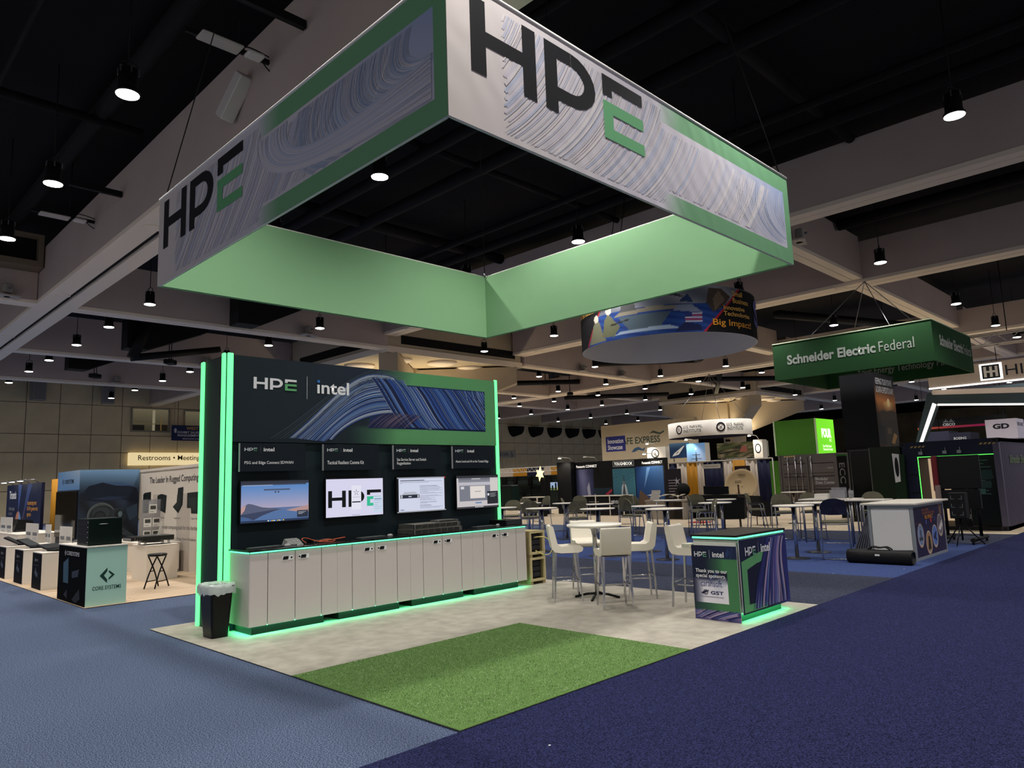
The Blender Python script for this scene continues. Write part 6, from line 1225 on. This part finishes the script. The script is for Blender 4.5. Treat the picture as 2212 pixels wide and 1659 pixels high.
# white oval screen on the column front, wall of green booth
t = thing('curved_kiosk', 'white curved kiosk with dark oval on the green booth wall', 'kiosk', (19.0, 2.62, 0.0065)); prism('shell', [(0, .0), (.28, .0), (.28, 2.1), (0, 2.15)], FX(.1, .3, 0), 0, .12, M('kiosk_dark', (22, 44, 20), .5), t); prism('white_face', [(.02, 1.32), (.16, 1.35), (.18, 2.12), (.0, 2.15)], FX(-.021, .3, 0), 0, .02, M('white'), t); prism('dark_oval', disc(.1, 1.76, .05, .28, 20), FX(-.042, .3, 0), 0, .01, MATS['black_gloss'], t)
t = thing('green_partition', 'dark green glossy booth partition beside the column', 'booth wall', (20.6, 2.95, .0065)); box('panel', (0, 0, 0), (.08, 1.15, 2.4), M('olive_gloss', (28, 46, 20), .25), t); box('edge', (-.01, 1.12, 0), (0, 1.15, 2.4), M('edge_grey'), t)
t = thing('upright_letter_wall', 'narrow black wall with upright white letters', 'booth wall', (24.0, 6.05, .0065)); box('panel', (0, 0, 0), (.1, .35, 2.25), MATS['black'], t); box('green_cap', (-.01, -.01, 2.25), (.11, .36, 2.32), M('cap_green', (52, 120, 44), .5), t); text('wall_lettering', 'ECC', FR((-.001, .28, 2.0), (0, 0, -1), (0, -1, 0)), 0, 0, .75, .2, MATS['lettering_grey'], t, .01)
# grey container with doors and lime box sign above
mc = thing('grey_container', 'grey shipping container with closed doors and locking bars', 'container', (33, 9.75, .0065)); GC = M('container_grey', (76, 71, 72), .55, .2, noise=(2, (74, 70, 68), 3, .2)); box('shell', (.06, 0, 0), (6, 3.05, 2.6), GC, mc); 
for y in (0, 2.92): box('corner_post', (0, y, 0), (.1, y+.13, 2.6), GC, mc)
for y0, y1 in ((.14, 1.5), (1.54, 2.9)):
    dd = box('door', (.02, y0, .08), (.06, y1, 2.48), GC, mc)
    for z in (.35, 1.0, 1.65): box('door_rib', (.0, y0+.12, z), (.02, y1-.1, z+.45), GC, dd, .01); box('rib_shadow', (.012, y0+.1, z+.47), (.021, y1-.1, z+.5), MATS['black'], dd)
for y in (.55+.8, 1.05+.8, 2.15, 2.55): cyl('locking_bar', (-.04, y, .1), (-.04, y, 2.5), .022, MATS['steel'], mc, 8); 
for y in (1.35, 1.85, 2.15, 2.55):
    for z in (.7, 1.5, 2.3): box('bar_bracket', (-.08, y-.05, z), (0, y+.05, z+.08), MATS['steel'], mc)
art('hazard_stripes', [([(.0+.12*k, 0), (.07+.12*k, 0), (.12+.12*k, .06), (.05+.12*k, .06)], (170, 146, 84)) for k in range(5)], FX(.018, 2.75, 2.5), .004, None, mc); text('container_lettering', 'Modular\nData Center', FX(0, 3.05, 0), 1.85, 1.1, .95, .32, MATS['lettering_grey'], mc, .01, .006); text('container_lettering', 'Federal', FX(0, 3.05, 0), 2.5, 1.85, .26, .07, MATS['lettering_grey'], mc, 0, .006)
fb = thing('lime_box_sign', 'lime green box sign with lit face above the grey container', 'sign', (34, 11.1, 2.608)); box('box_body', (0, 0, 0), (2.2, 2.25, 1.86), M('lime_box', (64, 116, 30), .6), fb); box('corner_trim', (-.03, -.03, 0), (.0, .06, 1.86), M('trim_pale', (190, 206, 170), .6), fb); box('corner_trim', (-.03, 2.2, 0), (.0, 2.28, 1.86), M('trim_pale'), fb)
box('lit_face', (-.02, -.06, .02), (2.2, -.0, 1.84), M('lime_lit', (104, 200, 34), .5, emit=.75), fb); f = FY(0, -.061, 0); text('sign_lettering', 'FOUR', f, .5, .85, 1.25, .5, LW, fb, .06, .006); text('sign_lettering', 'INC.', f, 1.45, .66, .3, .14, LW, fb, .03, .006); text('sign_lettering', 'Your Public Sector\nTechnology Provider', f, .5, .15, 1.3, .34, LW, fb, .02, .006)
tag(box('lime_partition', (36, 13.9, .0065), (36.1, 15, 2.4), M('lime_box'), None, .003), 'lime green partition left of the grey container', 'booth wall')
# presentation screen cart, loudspeaker on tripod
t = thing('screen_cart', 'black rolling screen cart with covered screen', 'screen stand', (15.75, .65, .0065)); FT = M('cart_black', (10, 10, 12), .5)
box('screen', (0, -.55, 1.2), (.08, .35, 1.97), FT, t, .01); box('red_cover', (-.05, .3, 1.15), (.12, .42, 1.98), M('cover_red', (92, 24, 30), .7), t, .02); box('grey_flap', (-.06, .28, .9), (.1, .4, 1.3), M('flap_grey', (120, 104, 100), .7), t, .02); box('lower_shroud', (0, -.5, .75), (.1, .32, 1.18), FT, t)
for s in (-.42, .25): cyl('upright', (.05, s, .12), (.05, s, 1.3), .035, FT, t, 8); cyl('floor_rail', (-.75, s, .1), (.55, s, .1), .045, FT, t, 10)
for x in (-.7, .5):
    for s in (-.42, .25): cyl('caster', (x, s-.02, .045), (x, s+.02, .045), .045, FT, t, 12)
t = thing('tripod_speaker', 'black loudspeaker on tripod stand before the blue container', 'loudspeaker', (15.0, .42, .0065)); box('cabinet', (-.15, -.16, .58), (.15, .16, 1.14), MATS['black'], t, .01); cyl('pole', (0, 0, .1), (0, 0, .58), .02, FT, t, 8)
for z in (.65, .82, 1.0): art('corner_marks', [(rect(-.11, z, -.1, z+.08), (110, 114, 114)), (rect(.1, z, .11, z+.08), (110, 114, 114)), (rect(-.11, z, -.04, z+.008), (110, 114, 114)), (rect(.04, z, .11, z+.008), (110, 114, 114))], FX(-.151, 0, 0), .001, None, t)
for k in range(3): a = 1.0+k*2.09; cyl('tripod_leg', (0, 0, .5), (.42*math.cos(a), .42*math.sin(a), .01), .013, FT, t, 7); cyl('tripod_brace', (0, 0, .22), (.25*math.cos(a), .25*math.sin(a), .2), .008, FT, t, 6)
# far white structure with lit logo, crossing fascia, other far signs
hs = thing('white_canopy', 'white hanging canopy with backlit square logo and letters', 'hanging sign', (40, -1.5, 5.95)); box('canopy_fascia', (0, 0, 0), (.3, 8.75, 1.05), M('canopy_white', (206, 192, 184), .7), hs); GLW = M('glow_white', (255, 250, 240), .5, emit=1.3)
box('glow_line', (-.05, 0, -.05), (.1, 8.75, .02), GLW, hs); f = FX(-.001, 8.75, 0); art('logo_glow', [(rect(2.42, .12, 3.42, .98), (255, 252, 246))], f, .002, attr_mat('logo_lit', .5, 1.2), hs)
art('logo_print', [(rect(2.52, .2, 3.3, .9), (50, 54, 62)), (rect(2.6, .28, 2.72, .82), (255, 255, 255)), (rect(2.86, .28, 2.98, .82), (255, 255, 255)), (rect(3.1, .28, 3.22, .82), (255, 255, 255)), (rect(2.7, .5, 2.88, .6), (255, 255, 255)), (rect(2.96, .5, 3.12, .6), (255, 255, 255))], f, .004, None, hs)
text('logo_lettering', 'HII', f, 3.55, .28, .95, .52, M('lettering_slate', (44, 50, 62), .5), hs, .0, .006)
prism('lower_fascia', [(1.2, -.6), (8.75, -.3), (8.75, -.02), (1.0, -.02)], FX(2.0, 8.75, 0), -.2, 0, M('canopy_slate', (52, 66, 72), .6), hs); 
for x, y in ((.2, .5), (.2, 8.2)): cyl('suspension_wire', (x, y, 1.05), (x, y, 4.9), .015, MATS['cable'], hs, 5)
sw = thing('slanted_frame', 'large slanted white and slate portal frame with light lines', 'frame', (40.5, -1.2, .0065)); CWm = M('canopy_white'); SLm = M('canopy_slate')
prism('cross_beam', [(0, 5.15), (8.6, 4.35), (8.6, 4.95), (0, 5.65)], FR((0, 8.6, 0), (0, -1, 0), (0, 0, 1)), -.4, 0, SLm, sw); prism('cross_cap', [(0, 5.65), (8.6, 4.95), (8.6, 5.25), (.2, 5.9)], FR((-.02, 8.6, 0), (0, -1, 0), (0, 0, 1)), -.4, 0, CWm, sw); prism('light_line', [(0.1, 5.05), (8.6, 4.27), (8.6, 4.35), (0.1, 5.15)], FR((-.03, 8.6, 0), (0, -1, 0), (0, 0, 1)), -.1, 0, GLW, sw)
prism('slanted_leg', [(-1.1, 2.6), (-.75, 2.5), (.35, 5.1), (.1, 5.8), (-.1, 5.7)], FR((-.04, 8.6, 0), (0, -1, 0), (0, 0, 1)), -.4, 0, SLm, sw); prism('light_line', [(-.95, 2.6), (-.8, 2.55), (.3, 5.1), (.12, 5.2)], FR((-.05, 8.6, 0), (0, -1, 0), (0, 0, 1)), -.05, 0, GLW, sw); prism('white_foot', [(-1.2, 0), (-.7, 0), (-.7, 2.5), (-1.1, 2.6)], FR((-.04, 8.6, 0), (0, -1, 0), (0, 0, 1)), -.4, 0, CWm, sw)
t = thing('black_red_sign', 'long black hanging sign with red stripe far at right', 'hanging sign', (60, 7.6, 4.7)); box('fascia', (0, 0, .12), (.3, 6.0, .75), MATS['black'], t); grad('red_stripe', FX(-.001, 6.0, 0), 6.0, .16, 8, 1, lambda u, v: mix((206, 96, 50), (170, 30, 90), u*1.4), .0, None, t); box('stripe_back', (0.001, 0, 0), (.3, 6., .12), MATS['black'], t); text('sign_lettering', 'CISCO', FX(-.001, 6.0, 0), 1.8, .18, .85, .2, MATS['lettering_white'], t, .03, .006)
art('bars_logo', [(rect(1.85+.09*k, .45, 1.88+.09*k, .45+[.06, .12, .22, .12, .06, .12, .22, .12, .06][k]), (220, 222, 226)) for k in range(9)], FX(-.001, 6.0, 0), .006, None, t)
for y in (.5, 5.5): cyl('suspension_wire', (.15, y, .75), (.15, y, 6.2), .015, MATS['cable'], t, 5)
t = thing('white_cube_sign', 'white box sign with dark letters at the right edge', 'hanging sign', (45, 4.4, 3.2)); box('box_body', (0, 0, 0), (2, 1.5, 1.1), M('cube_lilac', (190, 186, 204), .6), t); text('sign_lettering', 'GD', FX(-.001, 1.5, 0), .35, .55, .8, .3, MATS['lettering_dark'], t, .05, .006); text('sign_lettering', 'GENERAL DYNAMICS', FY(0, -.001, 0), .2, .7, 1.5, .2, MATS['lettering_dark'], t, .02, .006); cyl('suspension_wire', (1, .75, 1.1), (1, .75, 7.7), .02, MATS['cable'], t, 5)
t = thing('slate_box_sign', 'dark slate box sign behind the blue container', 'hanging sign', (50, 7.8, 3.3)); box('box_body', (0, 1.2, 0), (2.2, 2.8, .75), M('slate_box', (54, 56, 76), .6), t); box('low_body', (0, 0, -.1), (2.2, 1.2, .6), M('slate_box2', (40, 42, 60), .6), t); text('sign_lettering', 'BOEING', FX(-.001, 1.2, 0), .25, .15, .7, .16, MATS['lettering_white'], t, .03, .006); cyl('suspension_wire', (1, 2, .75), (1, 2, 7.6), .02, MATS['cable'], t, 5)
t = thing('blue_fascia', 'deep blue hanging fascia far behind the white canopy', 'hanging sign', (62, -2, 5.7)); box('fascia', (0, 0, 0), (.4, 8.5, 1.2), M('fascia_blue', (30, 50, 130), .6), t); cyl('suspension_wire', (.2, 4, 1.2), (.2, 4, 5.1), .02, MATS['cable'], t, 5)
# silver truss
t = thing('box_truss', 'silver box truss hanging at the right edge', 'truss', (31.5, -3.0, 6.7)); 
for x in (0, .45):
    for z in (0, .45): cyl('chord', (x, 0, z), (x, 6.4, z), .035, M('truss_silver', (190, 186, 184), .35, .8), t, 8)
for k in range(14): cyl('web', (0, .45*k, 0 if k % 2 else .45), (0, .45*(k+1), .45 if k % 2 else 0), .018, MATS['truss_silver'], t, 6); cyl('web', (0 if k % 2 else .45, .45*k, 0), (.45 if k % 2 else 0, .45*(k+1), 0), .018, MATS['truss_silver'], t, 6)
for y in (1, 5): cyl('hoist_chain', (.2, y, .45), (.2, y, 4.1), .02, MATS['black'], t, 6)
# ================================================================== ceiling devices
def antenna(x, y, z, lab, rz=0):
    t = thing('ceiling_antenna', lab, 'antenna', (x, y, z), rz, 'ceiling antennas on black bars'); box('bar', (-.9, -.03, .12), (.75, .03, .2), MATS['black'], t); box('panel_antenna', (-.75, -.35, .02), (-.05, -.04, .07), M('antenna_pale', (180, 172, 166), .6), t, .02); box('access_point', (.05, -.3, .02), (.35, -.06, .1), M('ap_white', (206, 200, 196), .5), t, .03)
    cyl('hanger', (0, 0, .2), (0, 0, 10.85-z), .012, MATS['black'], t, 5); tube('cable_loop', [(.35, -.1, .1), (.5, -.05, 0), (.65, 0, -.02), (.72, 0, .1), (.6, 0, .25), (.2, 0, .3), (0, 0, .2)], .012, MATS['black'], t, 5, curve=4); return t
antenna(1.55, 7.25, 9.1, 'pale panel antenna with access point high by the left beam'); antenna(1.5, 17.5, 9.1, 'pale panel antenna farther along the left beam')
for i, (x0, x1, y, z) in enumerate(((.8, 2.08, 5.95, 9.3), (.9, 2.08, 15.15, 9.3))): struct(box('ceiling_bar', (x0, y-.05, z-.06), (x1, y+.05, z+.08), MATS['black']))
t = thing('beam_loudspeaker', 'pale column loudspeaker tilted out from the left beam', 'loudspeaker', (1.95, 8.3, 9.0)); b = box('cabinet', (-.14, -.12, -.45), (.14, .12, .45), M('ap_white'), t, .02); b.rotation_euler = (.75, 0, .2); b2 = box('wall_bracket', (.0, -.04, -.04), (.16, .04, .04), MATS['black'], t)
def floodcam(x, y, z, lab, g='small beam floods'):
    t = thing('beam_floodlight', lab, 'floodlight', (x, y, z), .3, g); box('bracket_plate', (-.35, -.2, 0), (.35, .2, .05), M('antenna_pale'), t); box('flood_body', (-.14, -.12, .12), (.14, .1, .42), M('flood_grey', (150, 146, 142), .5), t, .03); cyl('stem', (0, 0, .05), (0, 0, .14), .04, MATS['steel'], t, 8); lathe('flood_lens', [(0, 0), (.1, 0), (.11, .02)], (0, 0, 0), M('flood_glass', (220, 216, 206), .2), t, 14); t.children[-1].rotation_euler = (math.pi/2, 0, 0); t.children[-1].location = (0, -.122, .27); return t
for i, (x, y, z, lb) in enumerate(((1.2, 23.45, 8.25, 'small grey floodlight on the beam ledge at far left'), (11.5, 32.85, 8.25, 'small grey floodlight on the far beam left of the display wall'), (12.0, 23.45, 8.25, 'small grey floodlight on the beam under the banner'), (9.9, 41.75, 8.25, 'small grey floodlight on the farthest left beam'), (30.5, 23.45, 8.25, 'small grey floodlight on the beam above the air nozzles'), (34.5, 23.45, 8.25, 'small grey floodlight on the beam left of the ring banner shadow'), (31, 14.35, 8.82, 'small grey floodlight on the beam behind the ring banner'), (18.6, 4.85, 8.88, 'small grey floodlight behind the right banner corner'))): floodcam(x, y, z, lb)
def projector(x, y, z, lab):
    t = thing('ceiling_projector', lab, 'projector', (x, y, z), .8, 'black ceiling projectors'); box('body', (-.3, -.2, 0), (.3, .2, .22), MATS['black'], t, .03); lathe('lens', [(.0, .06), (.06, .06), (.07, 0)], (0, 0, 0), MATS['black_gloss'], t, 14); t.children[-1].rotation_euler = (math.pi/2, 0, 0); t.children[-1].location = (.1, -.2, .11)
    for s in (-.12, .12): cyl('hanger', (s, 0, .22), (s, 0, 10.88-z), .02, MATS['black'], t, 6)
for x, y, z, lb in ((9.2, 31.5, 7.9, 'black ceiling projector under the left far truss'), (8.0, 39.0, 8.1, 'black ceiling projector farther left under the beams'), (15.4, 6.9, 9.1, 'black ceiling projector peeking below the green banner edge'), (31.5, 27.5, 8.0, 'black ceiling projector right of the display wall'), (33, 17.0, 8.2, 'black ceiling projector under the ring banner'), (37.5, 30.5, 8.0, 'black ceiling projector above the third air nozzle')): projector(x, y, z, lb)
t = thing('louvre_box', 'concrete louvre opening box above the far left beam', 'louvre', (-4.0, 22.9, 9.25)); box('frame', (0, 0, 0), (6.05, .75, .2), M('louvre_tan', (120, 108, 92), .8), t); box('frame', (0, 0, 1.0), (6.05, .75, 1.1), MATS['louvre_tan'], t); box('dark_opening', (0, .3, .2), (6.05, .75, 1.0), MATS['black'], t)
for x in (0, 1.9, 3.9, 5.9): box('mullion', (x, 0, .2), (x+.15, .3, 1.0), MATS['louvre_tan'], t)

for x, y, lb in ((.19, -.67, 'tiny white paper scrap on the dark navy aisle carpet in front'), (10.25, .2, 'tiny white paper scrap on the blue carpet before the black bag'), (9.15, .97, 'tiny white paper scrap at the edge of the blue carpet')):
    tag(prism('paper_scrap', [(0, 0), (.016, .003), (.02, .012), (.006, .016)], FZ(x, y, .0068), 0, .002, M('white')), lb, 'paper scrap')
